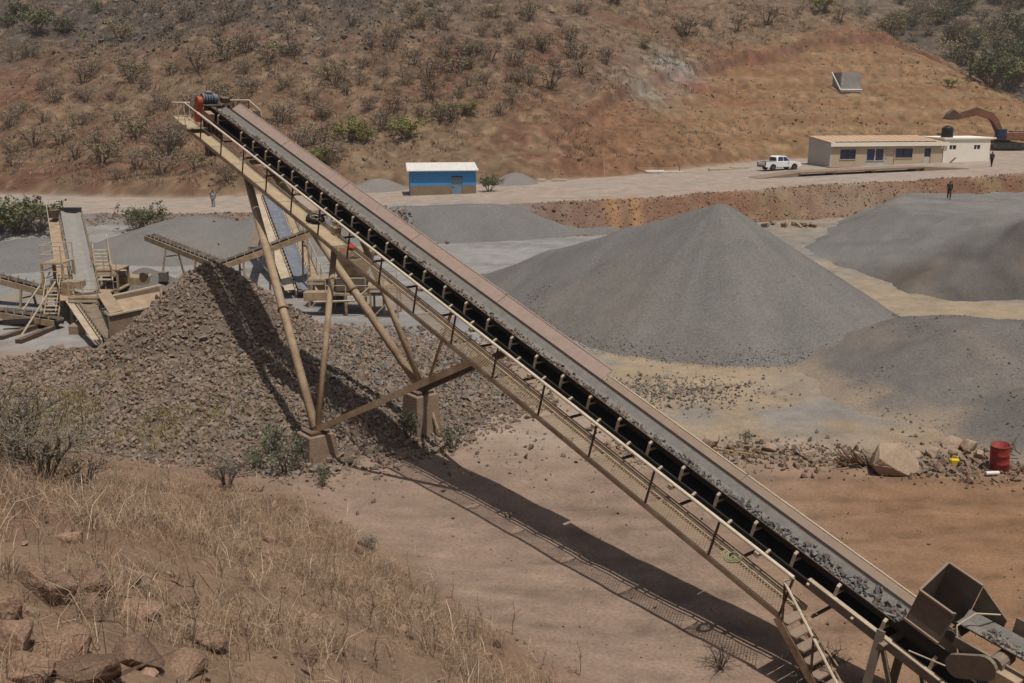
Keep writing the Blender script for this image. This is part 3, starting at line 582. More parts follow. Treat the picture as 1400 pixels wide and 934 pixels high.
# drive at the head: orange belt guard, motor, gearbox
def obround(c, ax, bx, nrm, L, R, th, n=8):
    pts = [c + ax * (L / 2) * s + (ax * math.cos(t) + bx * math.sin(t)) * R for s, t0 in ((1, -math.pi / 2), (-1, math.pi / 2)) for t in [t0 + math.pi * i / n for i in range(n + 1)]]
    return MB().prism(pts, nrm * th)
ZU = Vector((0, 0, 1)); CH = Vector((CD.x, CD.y, 0)).normalized()
gd = cpart(obround(K(-3.2, -.86, -.10), CW, -CD, CU, .74, .21, .22), 'belt_guard', M_ORANGE)
dr = cpart(MB().tube(K(-3.35, -.55, .34), K(-3.35, .05, .34), .23, n=16), 'motor', M_BLUEGREY)
cpart(MB().tube(K(-3.35, .05, .34), K(-3.35, .17, .34), .19, n=16), 'fan_cover', M_BLUEGREY, dr)
cpart(MB().box(K(-3.35, -.25, .58), (.26, .2, .14), Matrix((CU, CD, CW)).transposed()), 'terminal_box', M_BLUEGREY, dr)
for s_ in (-.42, -.3, -.18, -.06): cpart(MB().tube(K(-3.35, s_ - .05, .34), K(-3.35, s_, .34), .25, n=16), 'cooling_fin', M_DARK, dr)
cpart(MB().box(K(-3.2, -.2, .10), (.8, .5, .08), Matrix((CU, CD, CW)).transposed()), 'motor_base', M_DARK)
cpart(MB().box(K(-2.5, -.60, -.2), (.28, .5, .42), Matrix((CU, CD, CW)).transposed()), 'gearbox', M_BEIGE)
for u in (-.5, .5): cpart(MB().beam(K(-2.9, u, -.3), K(-2.9, u, .18), .06, .12, CD), 'motor_bracket', M_DARK)
cpart(MB().box(K(-3.0, .36, .40), (.35, .3, .22), Matrix((CU, CD, CW)).transposed()), 'coupling_cover', M_RUST)
# rubber curtain below the head
mb = MB()
for i in range(5):
    c = K(-3.3, -.36 + .18 * i, -.5) + CH * .12
    mb.hexa([c + CU * (-.08) + ZU * (-1.75 + .12 * (i % 3)), c + CU * .08 + ZU * (-1.8 + .1 * (i % 2)), c + CU * .08 + CH * .03 + ZU * (-1.8), c - CU * .08 + CH * .03 + ZU * -1.75, c - CU * .08, c + CU * .08, c + CU * .08 + CH * .03, c - CU * .08 + CH * .03])
cpart(mb, 'discharge_curtain', M_RUST)
# undercarriage: two feet, each with a thick front leg, a thinner rear leg and a tie strut
NF, FF = at_z(431, 585, 1.30), at_z(575, 531, 1.85)
for foot, u, nm in ((NF, -.50, 'near'), (FF, .50, 'far')):
    top = K(.3, u, -1.0); kn = foot + (top - foot) * .62
    lg = cpart(MB().tube(foot, top, .165, n=14), 'front_leg', M_PIPE, smooth=True)
    fl = foot + (top - foot) * .40; dv = (top - foot).normalized()
    cpart(MB().tube(fl - dv * .03, fl + dv * .03, .215, n=14), 'flange', M_RUST, lg)
    lr = cpart(MB().tube(foot + Vector((.1, -.06, 0)), K(7.2, u, -1.0), .115, n=12), 'rear_leg', M_PIPE, smooth=True)
    cpart(MB().beam(K(7.2, u, -1.15), K(7.2, u, -.7), .3, .22, CD), 'leg_bracket', M_PIPE, lr)
    cpart(MB().beam(foot + Vector((0, 0, -.08)), K(15.2, u * .9, -1.05), .16, .22), 'tie_strut', M_PIPE if nm == 'near' else M_RUST)
    cpart(MB().box(foot - ZU * .12, (.75, .75, .10), Matrix.Rotation(.68, 3, 'Z')), 'base_plate', M_RUST)
cpart(MB().tube(K(.6, -.5, -1.0), K(.6, .5, -1.0), .10, n=10), 'cross_pipe', M_PIPE)
cpart(MB().path([K(12.6, .4, -1.1), FF + Vector((.25, .1, .1)), FF + Vector((.45, -.25, -.9)), FF + Vector((.75, -.5, -1.75))], .06), 'drain_pipe', M_PIPE)
# trestle near the tail
for u in (-.6, .6):
    p = K(27.1, u, -.25); q = K(28.2, u, -.25)
    cpart(MB().beam(p + ZU * .18, Vector((p.x - .45, p.y - .25, -.05)), .16, .10, CU), 'trestle_leg', M_GREYBROWN)
    cpart(MB().beam(p, Vector((p.x + .40, p.y - .35, -.05)), .09, .07, CU), 'trestle_leg', M_GREYBROWN)
    cpart(MB().beam(q + ZU * -.1, Vector((q.x, q.y, -.05)), .09, .09, CU), 'trestle_leg', M_RUST)
    p = K(29.6, u, -.25); cpart(MB().beam(p, Vector((p.x, p.y, -.05)), .10, .10, CU), 'trestle_leg', M_GREYBROWN)
cpart(MB().beam(K(27.2, -.75, -.33), K(27.2, .7, -.33), .12, .12, CW), 'trestle_beam', M_GREYBROWN)
# concrete feet (things of their own)
for foot, top_w, lab, nm in ((NF, .62, 'brown concrete block under the near conveyor leg', 'near'), (FF, .62, 'concrete block under the far conveyor leg', 'far')):
    gz = H1(foot.x, foot.y) - .3; c = Vector((foot.x, foot.y, gz)); R = Matrix.Rotation(.68, 3, 'Z'); hh = foot.z - .17 - gz
    pts = [c + R @ Vector((sx * .60, sy * .58, 0)) for sx, sy in ((-1, -1), (1, -1), (1, 1), (-1, 1))] + [c + R @ Vector((sx * .50, sy * .50, 0)) + ZU * hh for sx, sy in ((-1, -1), (1, -1), (1, 1), (-1, 1))]
    o = MB().hexa(pts).build('concrete_block', M_CONC, None, c, bevel=.03); o.location = c; tag(o, lab, 'concrete block', 'conveyor footings')
# stairs at the lower end of the walkway
sb = K(KS, -.91, -1.0); SD = -CH
st = thing('access_stair', Vector((sb.x, sb.y, 0)) + SD * 1.0, 'small steel stair leading up to the conveyor walkway', 'stair')
so_ = st.location.copy(); rise = sb.z; run = rise * .92; nst = 7
def SP(t, v, z): return Vector((sb.x, sb.y, 0)) + SD * (run * t) + CU * v + ZU * (rise * (1 - t) + z)
for v in (-.36, .36): MB().beam(SP(-.02, v, -.10), SP(1.02, v, -.10), .05, .20).build('stringer', M_BEIGE, st, so_)
for i in range(nst):
    t = (i + .6) / nst; c = SP(t, 0, 0)
    MB().box(c, (.68, .26, .045), Matrix((CU, SD, ZU)).transposed()).build('tread', M_TAN, st, so_)
for v in (-.36,):
    MB().path([K(KS, WU, .065), SP(.06, v, .98), SP(1.12, v, .80)], .032).build('handrail', M_HANDRAIL, st, so_)
    for t in (.08, .62): MB().beam(SP(t, v, -.1), SP(t, v, .95), .045, .045).build('rail_post', M_RUST, st, so_)
MB().path([SP(.08, .36, .0), SP(.75, .36, .25)], .02).build('middle_rail', M_BEIGE, st, so_)
# broken rock on the belt
n = 2800; kk = rng.uniform(-3, 27.6, n); dens = np.where(kk > 21.5, 1, .55); k_ = rng.random(n) < dens; kk = kk[k_]; n = len(kk)
uu = np.clip(rng.normal(-.12, .085, n) + .16 * sstep(21.5, 26, kk) * rng.uniform(.2, 1.6, n), -.30, .28); sz = np.clip(rng.lognormal(-3.0, .4, n), .02, .11) * (1 + .5 * sstep(23, 27, kk))
pos = np.array([K(a_, b_, max(0, abs(b_) - .16) * .75 + .5 * c_) for a_, b_, c_ in zip(kk, uu, sz)])
cl = stone_cols(n, (.175, .135, .115), .35); i = (kk > 21) & (rng.random(n) < .8); cl[i] = np.array([.165, .158, .150]) * rng.uniform(.6, 1.25, (i.sum(), 1))
V, F, Cc = scatter(pos, sz, cl); ld = tag(np_mesh('crushed_rock', V, F, M_STONE, Cc), 'line of crushed rock riding on the long conveyor belt', 'crushed rock', kind='stuff')
# stones dropping off the head onto the pile
tip = K(-3.5, 0, -.1) + CH * .35
FW = ['topmost', 'second from top', 'third from top', 'fourth from top', 'fifth from top', 'sixth from top', 'seventh from top', 'eighth from top', 'ninth from top', 'tenth from top', 'eleventh from top', 'second from bottom', 'lowest']
for i, (dz, du) in enumerate(sorted(((-1.9, -.1), (-2.05, .12), (-2.15, -.28), (-2.6, .0), (-3.05, -.28), (-3.3, -.05), (-3.6, -.2), (-4.1, -.08), (-5.3, -.05), (-6.4, .1), (-.4, .1), (-.9, -.1), (-1.4, .05)), reverse=True)):
    o = inst('falling_stone', STONE_ME[i % 12], None, tip + CH * .06 * (-dz) ** .7 + CU * du + ZU * dz, rng.uniform(0, 6, 3), .07 + .05 * rng.random())
    tag(o, 'dark stone in mid air below the conveyor head, ' + FW[i], 'stone', 'stones falling from the conveyor head')
# things lying on the walkway
def torus(R1, r1, n=24, m_=8, sq=1.0):
    vs = [((R1 + r1 * math.cos(b)) * math.cos(a), (R1 + r1 * math.cos(b)) * math.sin(a), sq * r1 * math.sin(b)) for a in [2 * math.pi * i / n for i in range(n)] for b in [2 * math.pi * j / m_ for j in range(m_)]]
    fs = [(i * m_ + j, ((i + 1) % n) * m_ + j, ((i + 1) % n) * m_ + (j + 1) % m_, i * m_ + (j + 1) % m_) for i in range(n) for j in range(m_)]
    return vs, fs
torus_ = torus; R0_ = Matrix((CU, CD, CW)).transposed()
def on_walk(px, py, lift=.0):
    best = None
    for k_ in np.linspace(-2, 25.4, 275):
        for u_ in np.linspace(WU + .1, WI - .05, 12):
            q_ = K(k_, u_, WWk + lift); x_, y_ = pix(q_); e_ = (x_ - px) ** 2 + (y_ - py) ** 2
            if best is None or e_ < best[0]: best = (e_, q_)
    return best[1]
tp = on_walk(432, 300, .03); R = Matrix((CU, CD, CW)).transposed()
ty = thing('tyre', tp, 'old black tyre lying on the conveyor walkway', 'tyre')
vs, fs = torus(.27, .10); MB().add([R @ Vector(v) + Vector((0, 0, .08)) for v in vs], fs).build('casing', M_BLACK, ty, smooth=True)
vs, fs = torus(.19, .025); MB().add([R @ Vector(v) + Vector((0, 0, .13)) for v in vs], fs).build('bead', M_RAIL, ty, smooth=True)
rc = on_walk(480, 339, .10); mb_ = MB(); Vr, Fr = rock_shape(77, 16, .7); mb_.add([tuple(Vector(v) * .17) for v in Vr], [tuple(f) for f in Fr]); o = mb_.build('red_sack', mat('red_cloth', (.62, .035, .03), (.45, .03, .025), rough=.8, scale=6)); o.location = rc + ZU * .03
tag(o, 'crumpled bright red sack lying on the conveyor walkway', 'sack')
ro = on_walk(1001, 760, .02); rp = thing('rope_coil', ro, 'loose pale green rope coil on the lower walkway', 'rope'); M_ROPE = mat('green_rope', (.24, .27, .16), rough=.9)
for i_ in range(3):
    vs, fs = torus_(.17 - .03 * i_, .014); MB().add([R0_ @ Vector((v[0] * 1.5, v[1], v[2] + .02 + .02 * i_)) for v in vs], fs).build('loop', M_ROPE, rp)
# hopper box over the belt near the tail, with the feeding conveyor behind it
hb = K(28.2, 0, .2); hop = thing('transfer_hopper', hb, 'open topped brown steel chute box feeding the long conveyor', 'hopper')
def HB(k, u, w): return K(k, u, w + .30)
ka, kb = 27.3, 27.95
near = [HB(ka, -.46, .12), HB(kb, -.46, .12), HB(kb, -.40, .90), HB(ka, -.40, .90)]
MB().prism(near, CU * .025).build('near_wall', M_GREYBROWN, hop, hb)
far = [HB(ka, .44, .12), HB(kb, .44, .12), HB(kb, .42, 1.30), HB(ka, .42, 1.30)]
MB().prism(far, CU * .025).build('far_wall', M_GREYBROWN, hop, hb)
MB().prism([HB(ka, -.46, .35), HB(ka, .44, .35), HB(ka, .42, 1.30), HB(ka, -.40, .90)], -CD * .025).build('front_wall', M_GREYBROWN, hop, hb)
MB().beam(HB(ka, -.42, .91), HB(ka, .44, 1.32), .05, .03, CW).build('rim', M_TAN, hop, hb)
MB().beam(HB(kb, -.42, .12), HB(kb, -.38, .92), .05, .04, CD).build('corner_post', M_GREYBROWN, hop, hb)
MB().prism([HB(kb + .02, .44, .25), HB(kb + .02 + .55, .44, .35), HB(kb + .02 + .55, .43, .95), HB(kb + .02, .42, 1.30)], CU * .03).build('wing_plate', M_GREYBROWN, hop, hb)
MB().prism([HB(kb, -.46, .12), HB(kb + .45, -.46, .15), HB(kb + .30, -.43, .55), HB(kb, -.42, .62)], CU * .025).build('wing_plate', M_GREYBROWN, hop, hb)
MB().prism([HB(ka, -.47, .10), HB(kb + .4, -.47, .10), HB(kb + .4, -.40, -.22), HB(ka - .2, -.40, -.22)], CU * .02).build('rubber_skirt', M_BLACK, hop, hb)
MB().beam(HB(ka, -.43, .91), HB(kb, -.43, .91), .06, .035, CW).build('rim', M_TAN, hop, hb); MB().beam(HB(ka, .44, 1.31), HB(kb, .44, 1.31), .06, .035, CW).build('rim', M_TAN, hop, hb)
MB().beam(HB(ka - .02, -.48, .14), HB(kb, -.48, .14), .05, .05, CW).build('flange', M_TAN, hop, hb)
# feeder conveyor
fdir = (SD * math.cos(math.radians(8)) - ZU * math.sin(math.radians(8))).normalized(); fu = CU; fw = fu.cross(-fdir).normalized(); fw = fw if fw.z > 0 else -fw
fp = K(28.05, .02, .90)
def FD(s, u, w): return fp + fdir * s + fu * u + fw * w
fc = thing('feeder_conveyor', Vector((FD(2, 0, 0).x, FD(2, 0, 0).y, 0)), 'short dusty feeder conveyor running into the chute box', 'conveyor'); fo = fc.location.copy()
def fpart(mb, nm, m, parent=fc): return mb.build(nm, m, parent, fo)
fb = MB()
for (u1, w1), (u2, w2) in zip(prof[:-1], prof[1:]): fb.hexa([FD(5, u1, w1 - .02), FD(5, u2, w2 - .02), FD(-.1, u2, w2 - .02), FD(-.1, u1, w1 - .02), FD(5, u1, w1), FD(5, u2, w2), FD(-.1, u2, w2), FD(-.1, u1, w1)])
fpart(fb, 'belt', M_BELT)
for u in (-.5, .5): fpart(MB().beam(FD(.1, u, -.18), FD(5, u, -.18), .07, .22, fw), 'stringer', M_GREYBROWN)
fpart(MB().beam(FD(.75, .46, .24), FD(5, .46, .24), .03, .34, fw), 'side_sheet', M_TAN)
fpart(MB().tube(FD(0, -.5, -.13), FD(0, .5, -.13), .12, n=14), 'head_pulley', M_DARK)
ax = (fdir * .62 + fw * .78).normalized(); bx = fu.cross(ax).normalized()
gdd = fpart(obround(FD(.62, -.78, -.36), (fdir * .86 + fw * .50).normalized(), fu.cross((fdir * .86 + fw * .50).normalized()).normalized(), fu, .56, .24, .10), 'belt_guard', M_GREYBROWN)
fpart(MB().tube(FD(.98, -.66, -.12), FD(.98, -.1, -.12), .16, n=12), 'motor', M_GREYBROWN)
fpart(MB().box(FD(1.25, -.62, -.3), (.3, .5, .3), Matrix((fu, fdir, fw)).transposed()), 'gearbox', M_BEIGE)
for s_ in (1.6, 3.4):
    for u in (-.5, .5):
        p = FD(s_, u, -.25); fpart(MB().beam(p, Vector((p.x, p.y, -.05)), .09, .09), 'leg', M_GREYBROWN)
for s_ in (.9, 2.1, 3.3, 4.5): fpart(MB().tube(FD(s_, -.46, -.07), FD(s_, .46, -.07), .05, n=8), 'idler', M_DARK)
n = 420; ss = rng.uniform(.45, 4.8, n); uu = np.clip(rng.normal(-.12, .16, n), -.34, .3); sz = np.clip(rng.lognormal(-3.1, .4, n), .02, .10)
V, F, Cc = scatter(np.array([FD(a_, b_, max(0, abs(b_) - .16) * .75 + .06 + .6 * c_) for a_, b_, c_ in zip(ss, uu, sz)]), sz, stone_cols(n, (.20, .175, .15), .3)); tag(np_mesh('crushed_rock', V, F, M_STONE, Cc), 'dusty rubble heaped on the feeder conveyor', 'crushed rock', kind='stuff')
cb = MB().path([HB(kb + .45, .40, 1.0), HB(kb + .2, .0, .95), HB(kb + .12, -.42, .72), HB(kb + .35, -.52, .25), HB(kb + .3, -.6, -.1), HB(kb - .3, -.75, -.25)], .018).build('power_cable', M_RAIL, None, hb); cb.location = hb
tag(cb, 'pale electric cable hanging over the chute box', 'cable')
# ------------------------------------------------------------------ crushing plant behind the pile
def conveyor(name, label, p0, p1, width, m_belt=M_BELT, m_str=M_BEIGE, legs=(), rail=None, cover=None, sp=1.0, group='plant conveyors', depth=.35):
    p0 = Vector(p0); p1 = Vector(p1); d = (p1 - p0).normalized(); u = d.cross(ZU).normalized(); w = u.cross(d).normalized(); L = (p1 - p0).length; h = width / 2
    base = (p0 + p1) / 2; base.z = H1(base.x, base.y); t = thing(name, base, label, 'conveyor', group)
    P = lambda s, a, b: p0 + d * s + u * a + w * b
    def part(mb, nm, m, parent=t): return mb.build(nm, m, parent, base)
    pf = [(-h, .12 * width), (-.45 * h, 0), (.45 * h, 0), (h, .12 * width)]; mb = MB()
    for (a, b), (c, e) in zip(pf[:-1], pf[1:]): mb.hexa([P(0, a, b - .02), P(0, c, e - .02), P(L, c, e - .02), P(L, a, b - .02), P(0, a, b), P(0, c, e), P(L, c, e), P(L, a, b)])
    part(mb, 'belt', m_belt); part(MB().box(P(L / 2, 0, -.30), (width, L, .02), Matrix((u, d, w)).transposed()), 'return_belt', M_BLACK)
    for a in (-h - .10, h + .10): part(MB().beam(P(0, a, -.2), P(L, a, -.2), .08, depth, w), 'stringer', m_str)
    for s in (0, L): part(MB().tube(P(s, -h, -.15), P(s, h, -.15), .15, n=12), 'pulley', M_DARK)
    ib = MB(); ib.beam(u * (-h - .1) + w * -.02, u * (-h - .1) + w * (.12 * width + .12), .05, .04, d); ib.beam(u * (h + .1) + w * -.02, u * (h + .1) + w * (.12 * width + .12), .05, .04, d); ib.tube(u * -h + w * -.08, u * h + w * -.08, .05, n=6)
    me = ib.build('idler', M_RAIL); s = sp * .6
    while s < L: inst('idler', me.data, t, P(s, 0, 0) - base); s += sp
    bpy.data.objects.remove(me)
    for s, spread in legs:
        for a in (-1, 1):
            q = P(s * L, a * (h + .1), -.3); r = q + u * a * spread; part(MB().beam(q, Vector((r.x, r.y, H1(r.x, r.y) - .3)), .11, .11), 'leg', m_str)
        q1 = P(s * L, -(h + .1), -.3); q2 = P(s * L, (h + .1), -.3); part(MB().beam(q1 - ZU * .6, q2 - ZU * .6, .08, .08), 'cross_brace', m_str)
    for sd in (rail or ()):
        a0 = sd * (h + .18); a1 = sd * (h + .85)
        part(MB().hexa([P(0, min(a0, a1), -.42), P(0, max(a0, a1), -.42), P(L, max(a0, a1), -.42), P(L, min(a0, a1), -.42), P(0, min(a0, a1), -.38), P(0, max(a0, a1), -.38), P(L, max(a0, a1), -.38), P(L, min(a0, a1), -.38)]), 'walkway', M_BEIGE)
        part(MB().path([P(0, a1, .6), P(L, a1, .6)], .025), 'handrail', M_RAIL); part(MB().path([P(0, a1, .1), P(L, a1, .1)], .018), 'middle_rail', M_RAIL)
        s = 0.05
        while s < L: part(MB().beam(P(s, a1, -.4), P(s, a1, .6), .04, .04, d), 'rail_post', M_RAIL); s += 1.8
    if cover: part(MB().hexa([P(0, cover[0], cover[2] - .03), P(0, cover[1], cover[2] - .03), P(L, cover[1], cover[2] - .03), P(L, cover[0], cover[2] - .03), P(0, cover[0], cover[2]), P(0, cover[1], cover[2]), P(L, cover[1], cover[2]), P(L, cover[0], cover[2])]), 'cover_plate', M_RAIL)
    return t, P, L, base
A0, A1 = at_y(119, 400, 57), at_y(96, 290, 70)
tA, PA, LA, bA = conveyor('plant_conveyor', 'wide pale conveyor rising away from the beige bin at left', A0, A1, 1.25, m_belt=M_LBELT, legs=((.35, .5), (.8, .7)), rail=(-1,), sp=.7)
MB().box(PA(LA, 0, .15), (1.5, .35, .35)).build('head_cover', M_DARK, tA, bA)
mt = MB().box(PA(LA - .5, -1.0, .1), (.5, .8, .5)).build('motor', M_RUST, tA, bA)
A2h, A2t = at_y(112, 402, 57.2), at_z(152, 462, .55)
conveyor('plant_conveyor', 'short sloping conveyor with beige channels below the wide pale conveyor', A2t, A2h - ZU * .25, .75, m_belt=M_GREYBROWN, m_str=M_RAIL, sp=.5, cover=(-.95, -.6, .0))
conveyor('plant_conveyor', 'thin dark conveyor entering from the left edge', at_y(78, 398, 60.5), at_y(-60, 362, 63), .6, m_belt=M_DARK, legs=((.3, .3), (.7, .3)), sp=.6)
conveyor('plant_conveyor', 'thin stockpiling conveyor sloping towards the gravel heap behind the rubble', at_y(308, 361, 62), at_y(205, 321, 70), .6, m_belt=M_DARK, legs=((.3, .4), (.7, .6)), sp=.6)
conveyor('plant_conveyor', 'thin cross conveyor rising to the right behind the tan legs', at_y(300, 360, 61.5), at_y(434, 311, 65), .6, m_belt=M_DARK, legs=((.2, .2), (.5, .3), (.85, .4)), sp=.6)
tE, PE, LE, bE = conveyor('plant_conveyor', 'wide conveyor with blue grey belt seen between the tan legs', at_y(418, 396, 64), at_y(368, 266, 79), 1.0, m_belt=M_BLUEBELT, m_str=M_RAIL, legs=((.4, .5), (.8, .7)), sp=.55, cover=(-1.35, -.72, .05), rail=(1,))
MB().box(PE(LE * .55, -1.9, -.2), (.6, LE * .8, .5), Matrix.Rotation(math.atan2(-(A1 - A0).x, 1) * 0 + .2, 3, 'Z')).build('cable_tray', M_GREYBROWN, tE, bE)

# platform tower with ladder stair beside the pale conveyor
pt = at_y(82, 392, 58.5); tw = thing('platform_tower', Vector((pt.x, pt.y, H1(pt.x, pt.y))), 'beige railed platform with steep stair left of the pale conveyor', 'platform'); to = tw.location.copy()
def TW(mb, nm, m): return mb.build(nm, m, tw, to)
for z, w_ in ((pt.z, 1.3), (pt.z + 1.5, 1.2)):
    TW(MB().box((pt.x, pt.y, z), (w_, 1.6, .08)), 'deck', M_BEIGE)
    for x, y in ((-1, -1), (1, -1), (1, 1), (-1, 1)): TW(MB().beam((pt.x + x * w_ / 2, pt.y + y * .8, z), (pt.x + x * w_ / 2, pt.y + y * .8, z + 1.05), .05, .05), 'rail_post', M_RAIL)
    for hh in (.55, 1.05):
        TW(MB().path([(pt.x + w_ / 2, pt.y + .8, z + hh), (pt.x - w_ / 2, pt.y + .8, z + hh), (pt.x - w_ / 2, pt.y - .8, z + hh), (pt.x + w_ / 2, pt.y - .8, z + hh)], .025), 'rail', M_RAIL)
for x, y in ((-1, -1), (1, -1), (1, 1), (-1, 1)): TW(MB().beam((pt.x + x * .6, pt.y + y * .75, to.z - .2), (pt.x + x * .6, pt.y + y * .75, pt.z + 1.5), .12, .12), 'leg', M_BEIGE)
s0 = Vector((pt.x + .1, pt.y - .85, pt.z)); s1 = Vector((pt.x + .55, pt.y - 3.0, to.z))
for sx in (-.42, .42): TW(MB().beam(s0 + Vector((sx, 0, 0)), s1 + Vector((sx, 0, 0)), .06, .18), 'stair_stringer', M_BEIGE); TW(MB().path([s0 + Vector((sx, 0, .9)), s1 + Vector((sx, 0, .9))], .025), 'stair_rail', M_RAIL)
for i in range(10): TW(MB().box(s0.lerp(s1, (i + .5) / 10), (.8, .2, .04)), 'tread', M_RAIL)
ch = at_y(101, 394, 57.6); MB().box(ch - Vector((0, 0, .05)), (1.1, .9, 1.0)).build('chute_box', M_BEIGE, tA, bA)
# right-hand stair of the pale conveyor
r0 = at_y(143, 385, 59.5); st2 = thing('plant_stair', Vector((r0.x, r0.y, H1(r0.x, r0.y))), 'steel stair with dusty treads right of the wide pale conveyor', 'stair'); s2o = st2.location.copy()
r1 = at_y(137, 340, 65)
for sx in (-.5, .5): MB().beam(r0 + Vector((sx, 0, 0)), r1 + Vector((sx, 0, 0)), .07, .2).build('stringer', M_BEIGE, st2, s2o); MB().path([r0 + Vector((sx, 0, .95)), r1 + Vector((sx, 0, .95))], .025).build('handrail', M_RAIL, st2, s2o)
for i in range(9): MB().box(r0.lerp(r1, (i + .5) / 9), (.95, .34, .05)).build('tread', M_RAIL, st2, s2o)
for f_ in (.1, .55, .98):
    for sx in (-.5, .5): q = r0.lerp(r1, f_) + Vector((sx, 0, 0)); MB().beam(q + ZU * .95, Vector((q.x, q.y, H1(q.x, q.y) - .2)), .06, .06).build('post', M_RAIL, st2, s2o)
# big beige bin
b0 = at_z(151, 433, 1.75); b1 = at_z(222, 418, 1.75); bx_ = (b1 - b0).normalized(); by_ = (at_z(153, 407, 1.75) - b0); bd = by_.length; by_ = by_.normalized(); bl = (b1 - b0).length
bo = Vector((b0.x, b0.y, H1(b0.x, b0.y))); bn = thing('feed_bin', bo, 'open rectangular beige concrete bin beside the rubble pile', 'bin')
def BN(a, b, z): return b0 + bx_ * a + by_ * b + ZU * z
def wall_(a0, a1, c0, c1, nm, ht=0.0): return MB().hexa([BN(a0, c0, -2.2), BN(a1, c0, -2.2), BN(a1, c1, -2.2), BN(a0, c1, -2.2), BN(a0, c0, ht), BN(a1, c0, ht), BN(a1, c1, ht), BN(a0, c1, ht)]).build(nm, M_CONC if 'wall' in nm else M_BEIGE, bn, bo)
wall_(0, bl, 0, .15, 'front_wall'); wall_(0, bl, bd - .15, bd, 'back_wall', .1); wall_(-.16, -.003, 0, bd, 'side_wall'); wall_(bl + .003, bl + .16, 0, bd, 'side_wall')
MB().hexa([BN(0, .16, -1.6), BN(bl, .16, -1.6), BN(bl, 2.4, -1.6), BN(0, 2.4, -1.6), BN(0, .16, -1.5), BN(bl, .16, -1.5), BN(bl, 2.4, -1.5), BN(0, 2.4, -1.5)]).build('floor_plate', M_GREYBROWN, bn, bo)
MB().hexa([BN(0, 2.4, -1.5), BN(bl, 2.4, -1.5), BN(bl, bd - .16, -.25), BN(0, bd - .16, -.25), BN(0, 2.4, -1.4), BN(bl, 2.4, -1.4), BN(bl, bd - .16, -.15), BN(0, bd - .16, -.15)]).build('back_plate', M_BEIGE, bn, bo)
for c in (0, bd): MB().beam(BN(-.1, c, .08), BN(bl + .1, c, .08 + (.1 if c else 0)), .2, .08).build('rim', M_RAIL, bn, bo)
sp_ = [at_z(133, 402, 1.9), at_z(150, 398, 1.9), at_z(168, 424, 1.8), at_z(150, 429, 1.8)]
MB().hexa([p_ - ZU * .1 for p_ in sp_] + sp_).build('side_chute', M_BEIGE, bn, bo)
hq = at_z(190, 400, .6)
heap('gravel_heap', 'small dark gravel heap behind the beige bin', hq.x - 5, hq.x + 5, hq.y - 4, hq.y + 5, .2, lambda a, b: cone(a, b, hq.x, hq.y + 1.2, 2.0, .62, .5) + .1 * fbm(a, b, 97, 2), lambda a, b, z: grey_col(a, b, z, (.95, .9, .88), 72))
# red screen drive and small machines behind the bin
ms = at_y(196, 376, 63); mo = Vector((ms.x, ms.y, H1(ms.x, ms.y))); sc = thing('screen_drive', mo, 'small crusher with red flywheel cover behind the beige bin', 'crusher')
MB().box(ms + Vector((-.5, 0, -.5)), (1.9, 1.4, 1.0)).build('body', M_BEIGE, sc, mo, bevel=.05)
MB().tube(ms + Vector((.25, -.75, .05)), ms + Vector((.25, -.45, .05)),   .24, n=16).build('flywheel_cover', M_RUST, sc, mo)
MB().tube(ms + Vector((-1.6, -.3, .15)), ms + Vector((-.9, -.3, .15)), .28, n=12).build('motor', M_RAIL, sc, mo)
MB().tube(ms + Vector((-2.4, -.2, -.4)), ms + Vector((-1.0, -.2, -.25)), .42, n=14).build('drum', M_DARK, sc, mo)
MB().box(ms + Vector((1.3, 0, -.1)), (.5, .5, .6)).build('gearbox', M_GREYBROWN, sc, mo)
for x in (-1.6, 1.0):
    for y in (-.6, .6): MB().beam(ms + Vector((x, y, -.5)), (ms.x + x, ms.y + y, mo.z - .3), .14, .14).build('leg', M_BEIGE, sc, mo)
# crusher with funnel behind the legs
cs = at_y(482, 372, 60); co = Vector((cs.x, cs.y, H1(cs.x, cs.y))); cr = thing('cone_crusher', co, 'beige crusher with hopper, pipes and red cap behind the conveyor legs', 'crusher')
def CR(mb, nm, m, **k): return mb.build(nm, m, cr, co, **k)
CR(MB().hexa([cs + Vector((x, y, z)) for z, q in ((-.2, .6), (1.4, 1.15)) for x, y in ((-q * 1.3, -q), (q * 1.3, -q), (q * 1.3, q), (-q * 1.3, q))]), 'funnel', M_BEIGE)
CR(MB().box(cs + Vector((0, 0, -.65)), (1.9, 1.5, .9)), 'body', M_GREYBROWN, bevel=.06)
CR(MB().tube(cs + Vector((-.35, -1.0, 1.35)), cs + Vector((-.35, -1.0, 1.65)), .24, n=12), 'cap', M_RED)
CR(MB().box(cs + Vector((.2, 0, -1.2)), (3.6, 2.2, .12)), 'deck', M_BEIGE)
CR(MB().tube(cs + Vector((1.1, -.9, -.7)), cs + Vector((2.0, -.9, -.7)), .3, n=12), 'motor', M_RAIL)
for x in (-1.5, -.3, .9, 2.0):
    CR(MB().beam(cs + Vector((x, -1.05, -1.2)), (cs.x + x, cs.y - 1.05, co.z - .3), .14, .14), 'leg', M_BEIGE); CR(MB().tube(cs + Vector((x, -1.05, -1.2)), cs + Vector((x, -1.05, -.2)), .03, n=6), 'rail_post', M_RAIL)
for hh in (-.65, -.2): CR(MB().path([cs + Vector((-1.5, -1.05, hh)), cs + Vector((2.0, -1.05, hh))], .03), 'rail', M_RAIL)
CR(MB().path([cs + Vector((-2.2, -1.3, -1.6)), cs + Vector((.3, -1.4, -1.5)), cs + Vector((1.4, -1.3, -.5)), cs + Vector((1.9, -1.2, .0))], .07), 'pipe', M_RAIL)
CR(MB().beam(cs + Vector((-2.8, -.9, -1.3)), cs + Vector((-1.2, -.9, -1.25)), .8, .5), 'discharge_box', M_BEIGE)
